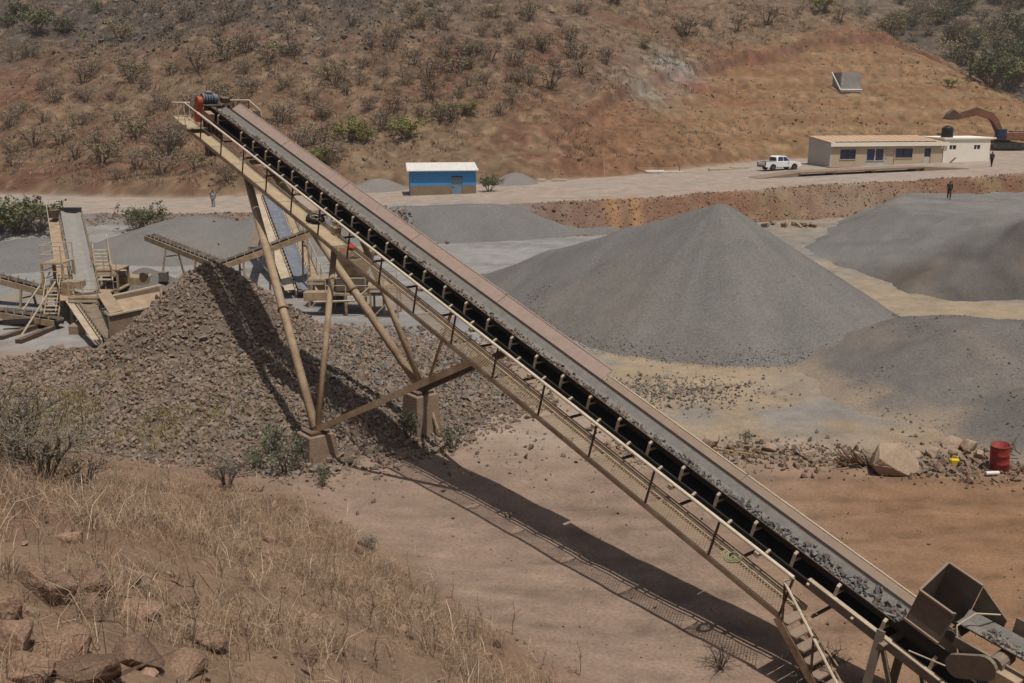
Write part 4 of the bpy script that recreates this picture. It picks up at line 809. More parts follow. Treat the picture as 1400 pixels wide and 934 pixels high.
sb2 = at_y(455, 388, 62); bo2 = Vector((sb2.x, sb2.y, H1(sb2.x, sb2.y))); bt = thing('bin_box', bo2, 'small beige discharge box at the foot of the blue grey conveyor', 'bin')
MB().hexa([sb2 + Vector((x, y, z)) for z, q in ((-.6, .45), (.2, .8)) for x, y in ((-q * 1.4, -q), (q * 1.4, -q), (q * 1.4, q), (-q * 1.4, q))]).build('funnel', M_BEIGE, bt, bo2)
MB().box(sb2 + Vector((0, 0, -.9)), (1.4, .9, .6)).build('base', M_GREYBROWN, bt, bo2)
# more frames, walkways and pipes round the plant
def frame_tower(px, py, Yd, w, dp, hgt, label, levels=2, name='railed_platform'):
    b = at_y(px, py, Yd); b.z = H1(b.x, b.y); t = thing(name, b, label, 'platform', 'railed platforms of the plant')
    for x in (-w / 2, w / 2):
        for y in (0, dp): MB().beam((x, y, -.2), (x, y, hgt), .12, .12).build('post', M_BEIGE, t)
    for l in range(levels):
        z = hgt * (l + 1) / levels
        MB().box((0, dp / 2, z + .05), (w + .2, dp + .2, .08)).build('deck', M_BEIGE, t)
        for y in (-.06, dp + .06): MB().beam((-w / 2, y, z - .12), (w / 2, y, z - .12), .08, .16).build('beam', M_RAIL, t)
        for x in (-w / 2, 0, w / 2): MB().beam((x, -.05, z + .09), (x, -.05, z + 1.05), .04, .04).build('rail_post', M_RAIL, t)
        for zz_ in (.55, 1.05): MB().beam((-w / 2, -.05, z + zz_), (w / 2, -.05, z + zz_), .04, .04).build('rail', M_RAIL, t)
        MB().beam((-w / 2, -.07, z - hgt / levels), (w / 2, -.07, z - .2), .06, .06).build('brace', M_RAIL, t)
frame_tower(118, 440, 56.2, 1.6, 2.2, 1.5, 'low railed steel frame under the wide pale conveyor', 1)
frame_tower(146, 402, 60.5, 1.5, 1.8, 2.4, 'two level railed frame beside the dusty plant stair', 2)
frame_tower(440, 402, 61, 1.6, 1.6, 1.7, 'small railed frame in front of the blue grey conveyor', 1)
frame_tower(525, 412, 58, 1.6, 1.6, 1.8, 'small railed frame right of the beige crusher', 1)
conveyor('plant_conveyor', 'low conveyor between the beige bin and the rubble pile top', at_y(232, 402, 58), at_y(262, 372, 64), .6, m_belt=M_DARK, sp=.5, legs=((.5, .2),))
conveyor('plant_conveyor', 'low dark conveyor crossing the floor at the left edge', at_y(80, 436, 55), at_y(-40, 418, 57), .55, m_belt=M_DARK, sp=.6, legs=((.3, .2), (.7, .2)))
# pipes and scrap lying on the floor at the far left
for i, (x1, y1, x2, y2, m) in enumerate(((0, 424, 74, 430, M_DARK), (4, 440, 72, 436, M_DARK), (0, 463, 70, 440, M_RUST), (25, 468, 74, 448, M_RUST))):
    p, q = at_z(x1, y1, .5 if i < 2 else .12), at_z(x2, y2, .5 if i < 2 else .12)
    tag(MB().beam(p, q, .35, .28).build('steel_beam', m), ['dark steel beam on the floor at the left edge, rearmost of four', 'dark steel beam at the left edge, second from the back', 'long rusty beam slanting on the floor at the left edge', 'nearest short rusty beam by the platform stair'][i], 'beam', 'beams on the floor')
for i, (x1, y1, x2, y2, z2) in enumerate(((30, 458, 76, 385, 2.6), (20, 440, 68, 372, 3.2))):
    p = at_z(x1, y1, 0); tag(MB().tube(p, at_y(x2, y2, p.y + 2.0), .06, n=8).build('guy_pole', M_RAIL), ['nearer slanting pole propping the platform tower', 'farther slanting pole propping the platform tower'][i], 'pole', 'props of the platform tower')
c_ = at_z(118, 455, 0); tag(MB().box(c_ + ZU * .1, (1.6, .9, .8), Matrix.Rotation(.15, 3, 'Z')).build('concrete_block', M_CONC, bevel=.03), 'long concrete footing under the sloping plant conveyor', 'concrete block', 'plant footings')

# ------------------------------------------------------------------ blue hut by the road
h0 = hit(561, 268); h1 = hit(651, 264.5); h1.z = h0.z; hx = (h1 - h0).normalized(); hy = Vector((-hx.y, hx.x, 0)); hl = (h1 - h0).length; hdp = 4.0
M_BLUE = mat('blue_wall', (.06, .27, .58), (.05, .235, .52), rough=.8, scale=.8); M_LOW = mat('dusty_render', (.235, .18, .12), (.19, .145, .10), rough=.95, scale=1.2); M_ROOFW = mat('pale_roof', (.68, .66, .63), (.6, .57, .53), rough=.6, scale=.8); M_BLUED = mat('pale_blue_door', (.16, .24, .33), (.13, .2, .28), rough=.7, scale=2)
hut = thing('blue_hut', h0, 'small hut with blue upper wall, brown base and white sloping roof', 'hut')
def HU(a, b, z): return h0 + hx * a + hy * b + ZU * z
def hp_(mb, nm, m, parent=hut): return mb.build(nm, m, parent, h0)
def slab(f, a0, a1, b0_, b1_, z0, z1, z0b=None, z1b=None):
    z0b = z0 if z0b is None else z0b; z1b = z1 if z1b is None else z1b
    return MB().hexa([f(a0, b0_, z0), f(a1, b0_, z0), f(a1, b1_, z0b), f(a0, b1_, z0b), f(a0, b0_, z1), f(a1, b0_, z1), f(a1, b1_, z1b), f(a0, b1_, z1b)])
dA, dB = hl * .63, hl * .79
hp_(slab(HU, 0, dA, .0, .2, -.4, 1.05), 'lower_wall', M_LOW); hp_(slab(HU, dB, hl, .0, .2, -.4, 1.05), 'lower_wall', M_LOW)
hp_(slab(HU, 0, dA, .003, .2, 1.053, 2.6), 'wall', M_BLUE); hp_(slab(HU, dB, hl, .003, .2, 1.053, 2.6), 'wall', M_BLUE); hp_(slab(HU, dA + .003, dB - .003, .003, .2, 1.96, 2.6), 'wall', M_BLUE)
hp_(slab(HU, -.003, .2, .21, hdp, -.4, 2.6, None, 3.1), 'side_wall', M_BLUE); hp_(slab(HU, hl - .2, hl + .003, .21, hdp, -.4, 2.6, None, 3.1), 'side_wall', M_BLUE); hp_(slab(HU, .21, hl - .21, hdp - .2, hdp - .003, -.4, 3.08), 'back_wall', M_BLUE)
door = hp_(slab(HU, dA + .02, dB - .02, .06, .12, -.3, 1.92), 'door', M_BLUED); hp_(slab(HU, dA + .15, dA + .25, .03, .06, .85, .95), 'handle', M_DARK, door)
hp_(slab(HU, dA - .05, dB + .05, -.06, -.003, 1.93, 2.02), 'lintel', M_DARK)
hr_ = hp_(slab(HU, -.3, hl + .25, -.38, hdp + .3, 2.60, 2.68, 3.12, 3.2), 'roof', M_ROOFW)
for i_ in range(9): hp_(slab(HU, -.2 + i_ * .9, -.15 + i_ * .9, -.38, hdp + .3, 2.681, 2.71, 3.201, 3.23), 'roof_seam', M_ROOFW, hr_)

# ------------------------------------------------------------------ long beige office and white annex
M_OFF = mat('beige_wall', (.50, .41, .30), (.45, .365, .26), rough=.9, scale=.7); M_GREYW = mat('grey_end_wall', (.52, .50, .47), (.46, .44, .41), rough=.9, scale=.7); M_ROOFT = mat('sandy_roof', (.50, .36, .25), (.44, .30, .20), rough=.85, scale=.5); M_ANNEX = mat('cream_wall', (.84, .79, .70), (.78, .73, .63), rough=.85, scale=.8)
o0 = hit(1136, 228.5); ox = Vector((.985, .17, 0)).normalized(); oy = Vector((-ox.y, ox.x, 0)); ol = 15.2; od = 6.2
off = thing('office_building', o0, 'long low beige building with flat sandy roof and dark windows', 'building')
def OF(a, b, z): return o0 + ox * a + oy * b + ZU * z
def op(mb, nm, m, parent=off): return mb.build(nm, m, parent, o0)
ht = 2.95
cuts = [(.075, .215, .95, 2.2, 'window'), (.315, .475, .75, 2.2, 'window'), (.483, .57, 0.0, 2.15, 'door'), (.578, .735, 1.05, 2.25, 'window'), (.845, .905, .0, 2.25, 'door')]
prev = 0
for a, b, z0, z1, kind in cuts:
    op(slab(OF, prev * ol, a * ol, 0, .2, -.5, ht), 'wall', M_OFF)
    if z0 > 0: op(slab(OF, a * ol, b * ol, .001, .2, -.5, z0), 'wall', M_OFF if kind == 'window' and a != .315 else M_GREYW)
    op(slab(OF, a * ol, b * ol, .001, .2, z1, ht), 'wall', M_OFF)
    if kind == 'window':
        w_ = op(slab(OF, a * ol, b * ol, .12, .15, z0, z1), 'window', M_GLASS); mid = (a + b) / 2 * ol
        for f_ in ((a * ol, a * ol + .06), (b * ol - .06, b * ol), (mid - .05, mid + .05)): op(slab(OF, f_[0], f_[1], .06, .11, z0, z1), 'frame', M_WHITE if a == .315 else M_DARK, w_)
        op(slab(OF, a * ol - .06, b * ol + .06, -.06, .10, z0 - .07, z0 - .003), 'sill', M_OFF, w_)
    else:
        d_ = op(slab(OF, a * ol + .02, b * ol - .02, .10, .15, -.1, 1.15 if a > .8 else z1), 'door', M_GREYW if a > .8 else M_OFF)
        if a > .8: op(slab(OF, a * ol + .02, b * ol - .02, .12, .15, 1.16, z1), 'door_glass', M_GLASS, d_)
        else: op(slab(OF, a * ol + .15, a * ol + .25, .06, .10, .95, 1.05), 'handle', M_DARK, d_)
    prev = b
op(slab(OF, prev * ol, ol, 0, .2, -.5, ht), 'wall', M_OFF)
op(slab(OF, -.2, -.003, 0, od, -.8, ht, None, ht + .55), 'end_wall', M_GREYW); op(slab(OF, ol + .003, ol + .2, 0, od, -.8, ht, None, ht + .55), 'end_wall', M_OFF); op(slab(OF, 0, ol, od - .2, od, -.8, ht + .5), 'back_wall', M_GREYW)
rf = op(slab(OF, -.35, ol + .1, -.25, od + .2, ht + .03, ht + .12, ht + .62, ht + .71), 'roof', M_ROOFT)
for i_ in range(16): op(slab(OF, -.3 + i_ * .98, -.24 + i_ * .98, -.25, od + .2, ht + .121, ht + .15, ht + .711, ht + .74), 'roof_seam', M_ROOFT, rf)
op(slab(OF, -.36, ol + .8, -.32, -.255, ht - .38, ht + .10), 'fascia', M_ANNEX, rf); op(slab(OF, .3, ol - 1.0, -.24, -.10, ht + .13, ht + .22), 'gutter', M_RUST, rf)
op(slab(OF, -.8, ol + 7.6, -1.3, -.003, -.6, .10), 'pavement', M_CONC)
an0 = OF(ol + .25, -.1, 0); al = 6.6
anx = thing('annex_building', an0, 'small flat roofed white annex with two little windows', 'building')
def AN(a, b, z): return an0 + ox * a + oy * b + ZU * z
def ap_(mb, nm, m, parent=anx): return mb.build(nm, m, parent, an0)
ah = 3.35; prev = 0
for a, b in ((.8, 1.75), (4.3, 5.2)):
    ap_(slab(AN, prev, a, 0, .2, -.5, ah), 'wall', M_ANNEX); ap_(slab(AN, a, b, .001, .2, -.5, 2.05), 'wall', M_ANNEX); ap_(slab(AN, a, b, .001, .2, 2.6, ah), 'wall', M_ANNEX)
    w_ = ap_(slab(AN, a, b, .12, .16, 2.05, 2.6), 'window', M_GLASS); ap_(slab(AN, (a + b) / 2 - .04, (a + b) / 2 + .04, .07, .115, 2.05, 2.6), 'frame', M_ANNEX, w_); prev = b
ap_(slab(AN, prev, al, 0, .2, -.5, ah), 'wall', M_ANNEX); ap_(slab(AN, .003, .2, .21, 5.5, -.5, ah), 'side_wall', M_ANNEX); ap_(slab(AN, al - .2, al - .003, .21, 5.5, -.5, ah), 'side_wall', M_ANNEX); ap_(slab(AN, .21, al - .21, 5.3, 5.5, -.5, ah - .01), 'back_wall', M_ANNEX)
ap_(slab(AN, -.1, al + .7, -.15, 5.7, ah + .003, ah + .2), 'roof', M_ANNEX)
tk0 = AN(1.05, 1.2, ah + .2); tk = thing('water_tank', tk0, 'black plastic water tank on the annex roof', 'water tank'); M_TANK = mat('tank_plastic', (.018, .022, .024), rough=.5, scale=3)
MB().tube((0, 0, 0), (0, 0, 1.2), .74, .70, n=20).tube((0, 0, 1.2), (0, 0, 1.42), .70, .42, n=20).build('barrel', M_TANK, tk); MB().tube((0, 0, 1.42), (0, 0, 1.5), .25, n=12).build('lid', M_TANK, tk)
for z in (.3, .6, .9): MB().tube((0, 0, z), (0, 0, z + .06), .76, n=20).build('rib', M_TANK, tk)
bn0 = AN(.5, -.55, .1); be = thing('tilted_board', bn0, 'broken tilted bench leaning by the white annex', 'bench'); MB().beam((0, 0, .12), (.95, .15, .95), .3, .07).build('plank', M_RUST, be); MB().beam((-.35, 0, .08), (.8, .1, .10), .3, .10).build('base', M_RUST, be)
# weighbridge in front
w0 = hit(1092, 242); w1 = hit(1263, 234); wb = thing('weighbridge', w0, 'long concrete weighbridge deck with dark gap in front of the office', 'weighbridge'); wx = (w1 - w0).normalized(); wy = Vector((-wx.y, wx.x, 0)).normalized(); wL = (w1 - w0).length
def WB(a, b, z): return w0 + wx * a + wy * b + ZU * z
MB().hexa([WB(0, 0, .32), WB(wL, 0, .32), WB(wL, 2.8, .32), WB(0, 2.8, .32), WB(0, 0, .50), WB(wL, 0, .50), WB(wL, 2.8, .50), WB(0, 2.8, .50)]).build('deck', M_TAN, wb, w0)
for f_ in (.02, .3, .62, .97): MB().box(WB(wL * f_, 1.4, .1), (.5, 2.4, .44)).build('pier', M_CONC, wb, w0)
MB().hexa([WB(-5, 0, -.1), WB(-.05, 0, -.1), WB(-.05, 2.8, -.1), WB(-5, 2.8, -.1), WB(-5, 0, .02), WB(-.05, 0, .48), WB(-.05, 2.8, .48), WB(-5, 2.8, .02)]).build('ramp', M_TAN, wb, w0)
MB().hexa([WB(wL + .05, 0, -.3), WB(wL + 6, 0, -.3), WB(wL + 6, 2.8, -.3), WB(wL + .05, 2.8, -.3), WB(wL + .05, 0, .48), WB(wL + 6, 0, .05), WB(wL + 6, 2.8, .05), WB(wL + .05, 2.8, .48)]).build('ramp', M_TAN, wb, w0)

# ------------------------------------------------------------------ white pickup
M_CARW = mat('white_car_paint', (.80, .80, .80), (.77, .77, .78), rough=.25, scale=1, spec=.5); M_TYRE = mat('tyre_rubber', (.015, .015, .015), rough=.85); M_RIM = mat('grey_rim', (.10, .10, .105), rough=.4, metal=.4)
M_TAIL = mat('tail_light', (.10, .01, .01), rough=.3); M_LAMP = mat('head_light', (.6, .6, .6), rough=.2)
pk0 = hit(1065, 232.5); pk = thing('pickup_truck', pk0 + ZU * .02, 'white double cab pickup parked left of the office', 'pickup truck', rz=math.radians(20))
def prof_y(poly, y0, y1): return MB().prism([(x, y0, z) for x, z in poly], (0, y1 - y0, 0))
def arch(cx, r, n=8): return [(cx + r * math.cos(math.pi * i / n), .36 + r * math.sin(math.pi * i / n)) for i in range(n + 1)]
low = [(-2.62, .45), (-2.62, 1.02), (-1.0, 1.05), (-.95, 1.08), (.98, 1.08), (1.9, 1.04), (2.45, .93), (2.62, .72), (2.62, .42)] + arch(1.62, .45) + arch(-1.5, .45)
prof_y(low, -.92, .92).build('body', M_CARW, pk, bevel=.02)
cabv = [(-.98, 1.08), (.98, 1.08), (.42, 1.74), (-.72, 1.78), (-.98, 1.62)]
cv = [(x, -(.86 if z < 1.2 else .70), z) for x, z in cabv] + [(x, (.86 if z < 1.2 else .70), z) for x, z in cabv]
MB().add(cv, [(4, 3, 2, 1, 0), (5, 6, 7, 8, 9)] + [(i, (i + 1) % 5, 5 + (i + 1) % 5, 5 + i) for i in range(5)]).build('cab', M_CARW, pk, bevel=.02)
for sd in (-1, 1):
    for xs in (((-.82, 1.16), (-.06, 1.16), (-.06, 1.64), (-.70, 1.66)), ((.02, 1.16), (.82, 1.16), (.42, 1.62), (.02, 1.64))):
        MB().prism([(x, sd * (.856 - (z - 1.1) * .235 + .01), z) for x, z in xs], (0, sd * .012, 0)).build('side_window', M_GLASS, pk)
MB().prism([(.955, -.72, 1.15), (.955, .72, 1.15), (.50, .62, 1.68), (.50, -.62, 1.68)], (.02, 0, .02)).build('windscreen', M_GLASS, pk)
MB().prism([(-1.0, -.70, 1.2), (-1.0, .70, 1.2), (-1.0, .60, 1.58), (-1.0, -.60, 1.58)], (-.015, 0, 0)).build('rear_window', M_GLASS, pk)
MB().box((-1.8, 0, 1.045), (1.45, 1.6, .02)).build('bed', M_TYRE, pk)
for y in (-.87, .87): MB().box((-1.8, y, 1.07), (1.6, .10, .08)).build('bed_side', M_CARW, pk)
MB().box((-2.64, 0, .52), (.12, 1.75, .18)).build('rear_bumper', M_RIM, pk); MB().box((-2.60, 0, .82), (.06, 1.5, .36)).build('tailgate', M_CARW, pk)
MB().box((2.60, 0, .55), (.12, 1.75, .24)).build('front_bumper', M_CARW, pk)
for y in (-.84, .84):
    MB().box((-2.60, y, .84), (.08, .16, .36)).build('tail_light', M_TAIL, pk); MB().box((2.50, y * .85, .80), (.12, .36, .14)).build('head_light', M_LAMP, pk); MB().box((.75, y * 1.18, 1.18), (.10, .18, .14)).build('mirror', M_CARW, pk); MB().box((0, y * 1.03, .40), (2.0, .12, .06)).build('side_step', M_TYRE, pk)
for x in (-1.5, 1.62):
    for sd in (-1, 1):
        o = MB().tube((x, sd * .68, .36), (x, sd * .94, .36), .37, n=18).build('wheel', M_TYRE, pk); MB().tube((x, sd * .93, .36), (x, sd * .955, .36), .23, n=14).build('rim', M_RIM, o)
# ------------------------------------------------------------------ excavator behind the annex
M_EXC = steel('faded_orange', (.24, .105, .06), amt=.45, col2=(.16, .07, .045)); M_EXCD = steel('brown_boom', (.19, .085, .05), amt=.3)
ex0 = hit(1381, 204); ex0.x = ex0.x - 1.0; ex0.z = H1(ex0.x, ex0.y); ex = thing('excavator', ex0, 'orange tracked excavator with raised boom behind the white annex', 'excavator')
def EX(mb, nm, m, parent=ex, **k): return mb.build(nm, m, parent, **k)
for y in (-1.3, 1.3):
    pts = [(x + .45 * math.cos(t), y - .3, .45 + .45 * math.sin(t)) for x, t0 in ((2.1, -math.pi / 2), (-2.1, math.pi / 2)) for t in [t0 + math.pi * i / 6 for i in range(7)]]
    tr = EX(MB().prism(pts, (0, .6, 0)), 'track', M_DARK)
    for x in (-2.1, -1.0, 0, 1.0, 2.1): EX(MB().tube((x, y - .33, .45), (x, y - .25, .45), .26 if abs(x) > 2 else .17, n=12), 'track_wheel', M_RIM, tr)
EX(MB().box((0, 0, .75), (2.2, 2.0, .5)), 'undercarriage', M_DARK); EX(MB().tube((0, 0, 1.0), (0, 0, 1.2), .8, n=16), 'slew_ring', M_DARK)
EX(MB().box((1.5, .0, 1.85), (4.6, 2.8, 1.2)), 'house', M_EXC, bevel=.08); EX(MB().box((3.4, 0, 1.75), (1.2, 2.7, 1.3)), 'counterweight', M_EXC, bevel=.12); EX(MB().box((1.8, -.6, 2.55), (2.6, 1.4, .2)), 'engine_cover', M_EXC)
cb_ = EX(MB().hexa([(-1.9, -1.45, 1.3), (-.4, -1.45, 1.3), (-.4, -.45, 1.3), (-1.9, -.45, 1.3), (-1.75, -1.4, 2.95), (-.45, -1.4, 2.95), (-.45, -.5, 2.95), (-1.75, -.5, 2.95)]), 'cab', M_DARK, bevel=.05); EX(MB().prism([(-1.75, -1.47, 1.8), (-.6, -1.47, 1.8), (-.6, -1.44, 2.8), (-1.65, -1.44, 2.8)], (0, -.01, 0)), 'cab_window', M_GLASS, cb_)
for pts in ([(3.3, -.9, 2.7), (3.3, -.9, 3.2), (2.2, -.9, 3.2), (2.2, -.9, 2.7)], [(.9, -1.2, 2.5), (.9, -1.2, 3.1), (2.0, -1.2, 3.1)]): EX(MB().path(pts, .03), 'guard_rail', M_DARK)
def arm(poly, y0, y1): return MB().prism([(x, y0, z) for x, z in poly], (0, y1 - y0, 0))
bm_ = EX(arm([(-1.0, 1.7), (.0, 2.0), (-1.35, 4.4), (-2.3, 5.35), (-4.6, 5.85), (-4.8, 5.0), (-2.6, 4.35), (-2.15, 3.8)], -.05, .65), 'boom', M_EXC)
EX(arm([(-4.2, 5.9), (-4.9, 6.1), (-7.4, 4.95), (-7.3, 4.3), (-4.6, 4.9)], .02, .55), 'stick', M_EXCD)
EX(MB().tube((-.9, -.05, 2.2), (-2.4, -.05, 4.2), .10, n=8), 'boom_cylinder', M_DARK); EX(MB().tube((-2.6, .27, 5.35), (-4.7, .27, 6.05), .09, n=8), 'stick_cylinder', M_DARK); EX(MB().tube((-4.9, .27, 6.0), (-7.5, .27, 5.1), .07, n=8), 'bucket_cylinder', M_DARK)
bk = EX(arm([(-7.3, 4.6), (-7.6, 5.3), (-8.3, 5.75), (-9.0, 5.2), (-9.4, 4.5), (-8.8, 4.25), (-7.8, 4.3)], -.35, .9), 'bucket', M_RUST)
for y in (-.25, .05, .35, .65): EX(arm([(-9.3, 4.55), (-9.7, 4.35), (-9.25, 4.4)], y, y + .1), 'tooth', M_DARK, bk)
# dark pole leaning behind the annex
dp = OF(ol + 5, 6.2, 0)

# ------------------------------------------------------------------ people
def person(loc, rz, label, h, pose, shirt, trousers, group='people on site'):
    t = thing('person', loc, label, 'person', None, rz); s = h / 1.75
    def skin(nm, verts, edges, radii, m, parent=t):
        me = bpy.data.meshes.new(nm); me.from_pydata([Vector(v) * s for v in verts], edges, []); ob = bpy.data.objects.new(nm, me); COL.objects.link(ob); ob.parent = parent
        sk = ob.modifiers.new('skin', 'SKIN'); 
        for i, r in enumerate(radii): me.skin_vertices[0].data[i].radius = ((r[0] * s, r[1] * s) if isinstance(r, tuple) else (r * s, r * s))
        me.skin_vertices[0].data[0].use_root = True
        sb_ = ob.modifiers.new('sub', 'SUBSURF'); sb_.levels = 1; sb_.render_levels = 2; me.materials.append(m); return ob
    lf, rf_, la, ra = pose   # foot x offsets (walk direction +x), hand offsets
    legL = [(.0, .09, .90), (lf * .55 + .03, .10, .50), (lf, .10, .08), (lf + .16, .10, .04)]; legR = [(.0, -.09, .90), (rf_ * .55 + .03, -.10, .50), (rf_, -.10, .08), (rf_ + .16, -.10, .04)]
    V = [(0, 0, .95), (0, 0, 1.15), (0, 0, 1.36), (0, 0, 1.48), (.02, 0, 1.58), (.02, 0, 1.70)] + legL + legR + [(0, .19, 1.40), (la * .4 - .03, .25, 1.13), (la, .24, .90), (la + .03, .23, .80), (0, -.19, 1.40), (ra * .4 - .03, -.25, 1.13), (ra, -.24, .90), (ra + .03, -.23, .80)]
    Ed = [(0, 1), (1, 2), (2, 3), (3, 4), (4, 5), (0, 6), (6, 7), (7, 8), (8, 9), (0, 10), (10, 11), (11, 12), (12, 13), (2, 14), (14, 15), (15, 16), (16, 17), (2, 18), (18, 19), (19, 20), (20, 21)]
    Rr = [(.13, .15), (.12, .14), (.12, .17), .06, .09, .085] + [.085, .06, .045, .035] * 2 + [.06, .045, .035, .03] * 2
    b = skin('body', V, Ed, Rr, M_SKIN)
    skin('shirt', [V[0], V[1], V[2], V[14], V[15], V[18], V[19]], [(0, 1), (1, 2), (2, 3), (3, 4), (2, 5), (5, 6)], [(.15, .17), (.145, .165), (.145, .19), .075, .062, .075, .062], shirt)
    skin('trousers', [V[0], V[6], V[7], V[8], V[10], V[11], V[12]], [(0, 1), (1, 2), (2, 3), (0, 4), (4, 5), (5, 6)], [(.145, .16), .105, .085, .065, .105, .085, .065], trousers)
    skin('hair', [(.01, 0, 1.66), (.0, 0, 1.72)], [(0, 1)], [.095, .08], M_BLACK)
    for f_, y in ((lf, .10), (rf_, -.10)): MB().box((f_ * s + .05 * s, y * s, .035 * s), (.27 * s, .10 * s, .075 * s)).build('shoe', M_DARK, t, bevel=.015)
    return t
M_CL1 = mat('dark_jacket', (.025, .027, .025), rough=.9); M_CL2 = mat('black_trousers', (.015, .015, .017), rough=.9); M_CL3 = mat('navy_shirt', (.05, .05, .075), rough=.9); M_CL4 = mat('grey_shirt', (.30, .31, .34), rough=.9); M_CL5 = mat('pale_trousers', (.24, .25, .26), rough=.9)
_pp = at_y(1297, 272, 108); _pz = max(float(f_bank(np.array([_pp.x]), np.array([_pp.y]))[0]), H1(_pp.x, _pp.y))
for yy in np.linspace(80, 118, 400):
    q = at_y(1297, 272, yy); zz_ = max(float(f_bank(np.array([q.x]), np.array([q.y]))[0]), H1(q.x, q.y))
    if q.z <= zz_: _pp = q; _pz = zz_; break
person((_pp.x, _pp.y, _pz), math.radians(-110), 'person in dark jacket walking over the grey gravel bank', 1.8, (.25, -.22, -.15, .2), M_CL1, M_CL2)
q = hit(1355, 228); person(q, math.radians(-140), 'person in dark clothes walking by the corner of the white annex', 1.85, (.12, -.28, .1, -.12), M_CL3, M_CL2)
q = hit(292, 283); person(q, math.radians(-80), 'person in pale grey clothes standing at the roadside below the conveyor head', 1.8, (.06, -.10, .05, -.05), M_CL4, M_CL5)
# ------------------------------------------------------------------ debris along the berm and by the road
def boulder(loc, size, rot, label, seed, m=M_ROCK, cat='boulder', group=None, sub=1, pts=None, bev=.09, rough_=.10):
    """faceted rock with worn, roughened faces"""
    r = np.random.default_rng(seed); bm = bmesh.new()
    P = pts if pts is not None else [tuple((lambda v: v / np.linalg.norm(v) * r.uniform(.8, 1))(r.normal(size=3))) for _ in range(15)]
    for p in P: bm.verts.new(p)
    bmesh.ops.convex_hull(bm, input=bm.verts)
    for v in [v for v in bm.verts if not v.link_faces]: bm.verts.remove(v)
    bmesh.ops.bevel(bm, geom=bm.edges[:], offset=bev, segments=2, affect='EDGES', profile=.6)
    bmesh.ops.triangulate(bm, faces=bm.faces); bmesh.ops.subdivide_edges(bm, edges=[e for e in bm.edges if e.calc_length() > .22], cuts=2, use_grid_fill=True); bmesh.ops.triangulate(bm, faces=bm.faces)
    bmesh.ops.smooth_vert(bm, verts=bm.verts[:], factor=.4 if bev > .05 else .12, use_axis_x=True, use_axis_y=True, use_axis_z=True)
    for v in bm.verts: v.co += v.co.normalized() * (rough_ * (float(vnoise(np.array([v.co.x * 2.2 + seed]), np.array([v.co.y * 2.2 + v.co.z * 1.7]), 3)[0]) - .5) + r.normal() * .008)
    me = bpy.data.meshes.new('boulder'); bm.to_mesh(me); bm.free(); me.materials.append(m)
    o = bpy.data.objects.new('boulder', me); COL.objects.link(o); o.location = loc; o.scale = size; o.rotation_euler = rot
    return tag(o, label, cat, group)
M_BIGB = mat('tan_boulder', (.34, .255, .185), (.27, .19, .135), rough=.92, scale=1.5, speck=(12, .15), bump=.5, bscale=7)
p = at_z(1224, 648, 0); p.z = H1(p.x, p.y)
BP = [(-1, -.5, -.15), (-.85, -.6, .35), (-.55, .5, .85), (.35, .65, .9), (-.2, -.2, .75), (.3, -.75, -.55), (.9, -.35, -.45), (1.05, .3, -.1), (.75, .7, .2), (-.7, .8, -.7), (.6, .8, -.7), (-.7, -.5, -.75), (.35, -.6, -.75), (-.35, -.8, -.1), (.15, .3, .92)]
boulder(p + Vector((.05, .25, .42)), (.98, .72, .58), (0.05, .10, .1), 'large flat topped tan boulder on the edge of the bare floor', 7, M_BIGB, pts=BP, bev=.035, rough_=.04)
for i, (px, py, sx, sz_, lab) in enumerate(((1275, 620, .42, .28, 'grey brown slab rock right of the large boulder'), (1302, 607, .62, .22, 'broad tan slab lying behind the yellow canister'), (1305, 622, .38, .26, 'tan rock just above the yellow canister'), (1325, 612, .45, .30, 'brown rock left of the red drum'), (1253, 622, .28, .22, 'small rock close behind the large boulder'),
        (1390, 615, .4, .3, 'rock at the right edge beside the red drum'), (972, 600, .62, .22, 'pale flat rock beside the conveyor near the floor edge'), (1052, 611, .42, .20, 'pale rounded clod on the berm right of the small plant'), (1337, 622, .30, .22, 'low brown rock directly left of the drum'))):
    q = at_z(px, py, .1); q.z = H1(q.x, q.y); boulder(q + ZU * sz_ * .6, (sx, sx * .8, sz_), rng.uniform(-.3, .3, 3) + np.array([0, 0, 3 * rng.random()]), lab, 200 + i, M_BIGB, 'rock', 'rocks on the debris berm')
# red drum
q = at_z(1366, 643, 0); q.z = H1(q.x, q.y); dr_ = thing('steel_drum', q, 'dented red steel drum standing open at the right edge', 'drum'); dr_.rotation_euler = (.06, -.09, 0)
dm = MB(); n = 24; prof_ = [(0, .30), (.04, .315), (.30, .31), (.33, .33), (.36, .31), (.62, .315), (.65, .335), (.68, .315), (.95, .325), (.99, .335)]
vs = [(r_ * math.cos(2 * math.pi * i / n) * (1 + .05 * math.sin(3 * i + z_ * 5)), r_ * math.sin(2 * math.pi * i / n), z_) for z_, r_ in prof_ for i in range(n)] + [(.29 * math.cos(2 * math.pi * i / n), .29 * math.sin(2 * math.pi * i / n), z_) for z_ in (.98, .25) for i in range(n)]
m_ = len(prof_) + 2; fs = [(k * n + i, k * n + (i + 1) % n, (k + 1) * n + (i + 1) % n, (k + 1) * n + i) for k in range(m_ - 1) for i in range(n)] + [tuple(range((m_ - 1) * n, m_ * n))]
M_DRUM = mat('worn_red_paint', (.33, .04, .038), (.20, .03, .028), rough=.6, scale=4, speck=(18, .25))
dm.add(vs, fs).build('shell', M_DRUM, dr_, smooth=True)
vs, fs = torus(.325, .016, 24, 6); MB().add([(v[0], v[1], v[2] + .99) for v in vs], fs).build('rim', M_RUST, dr_, smooth=True)
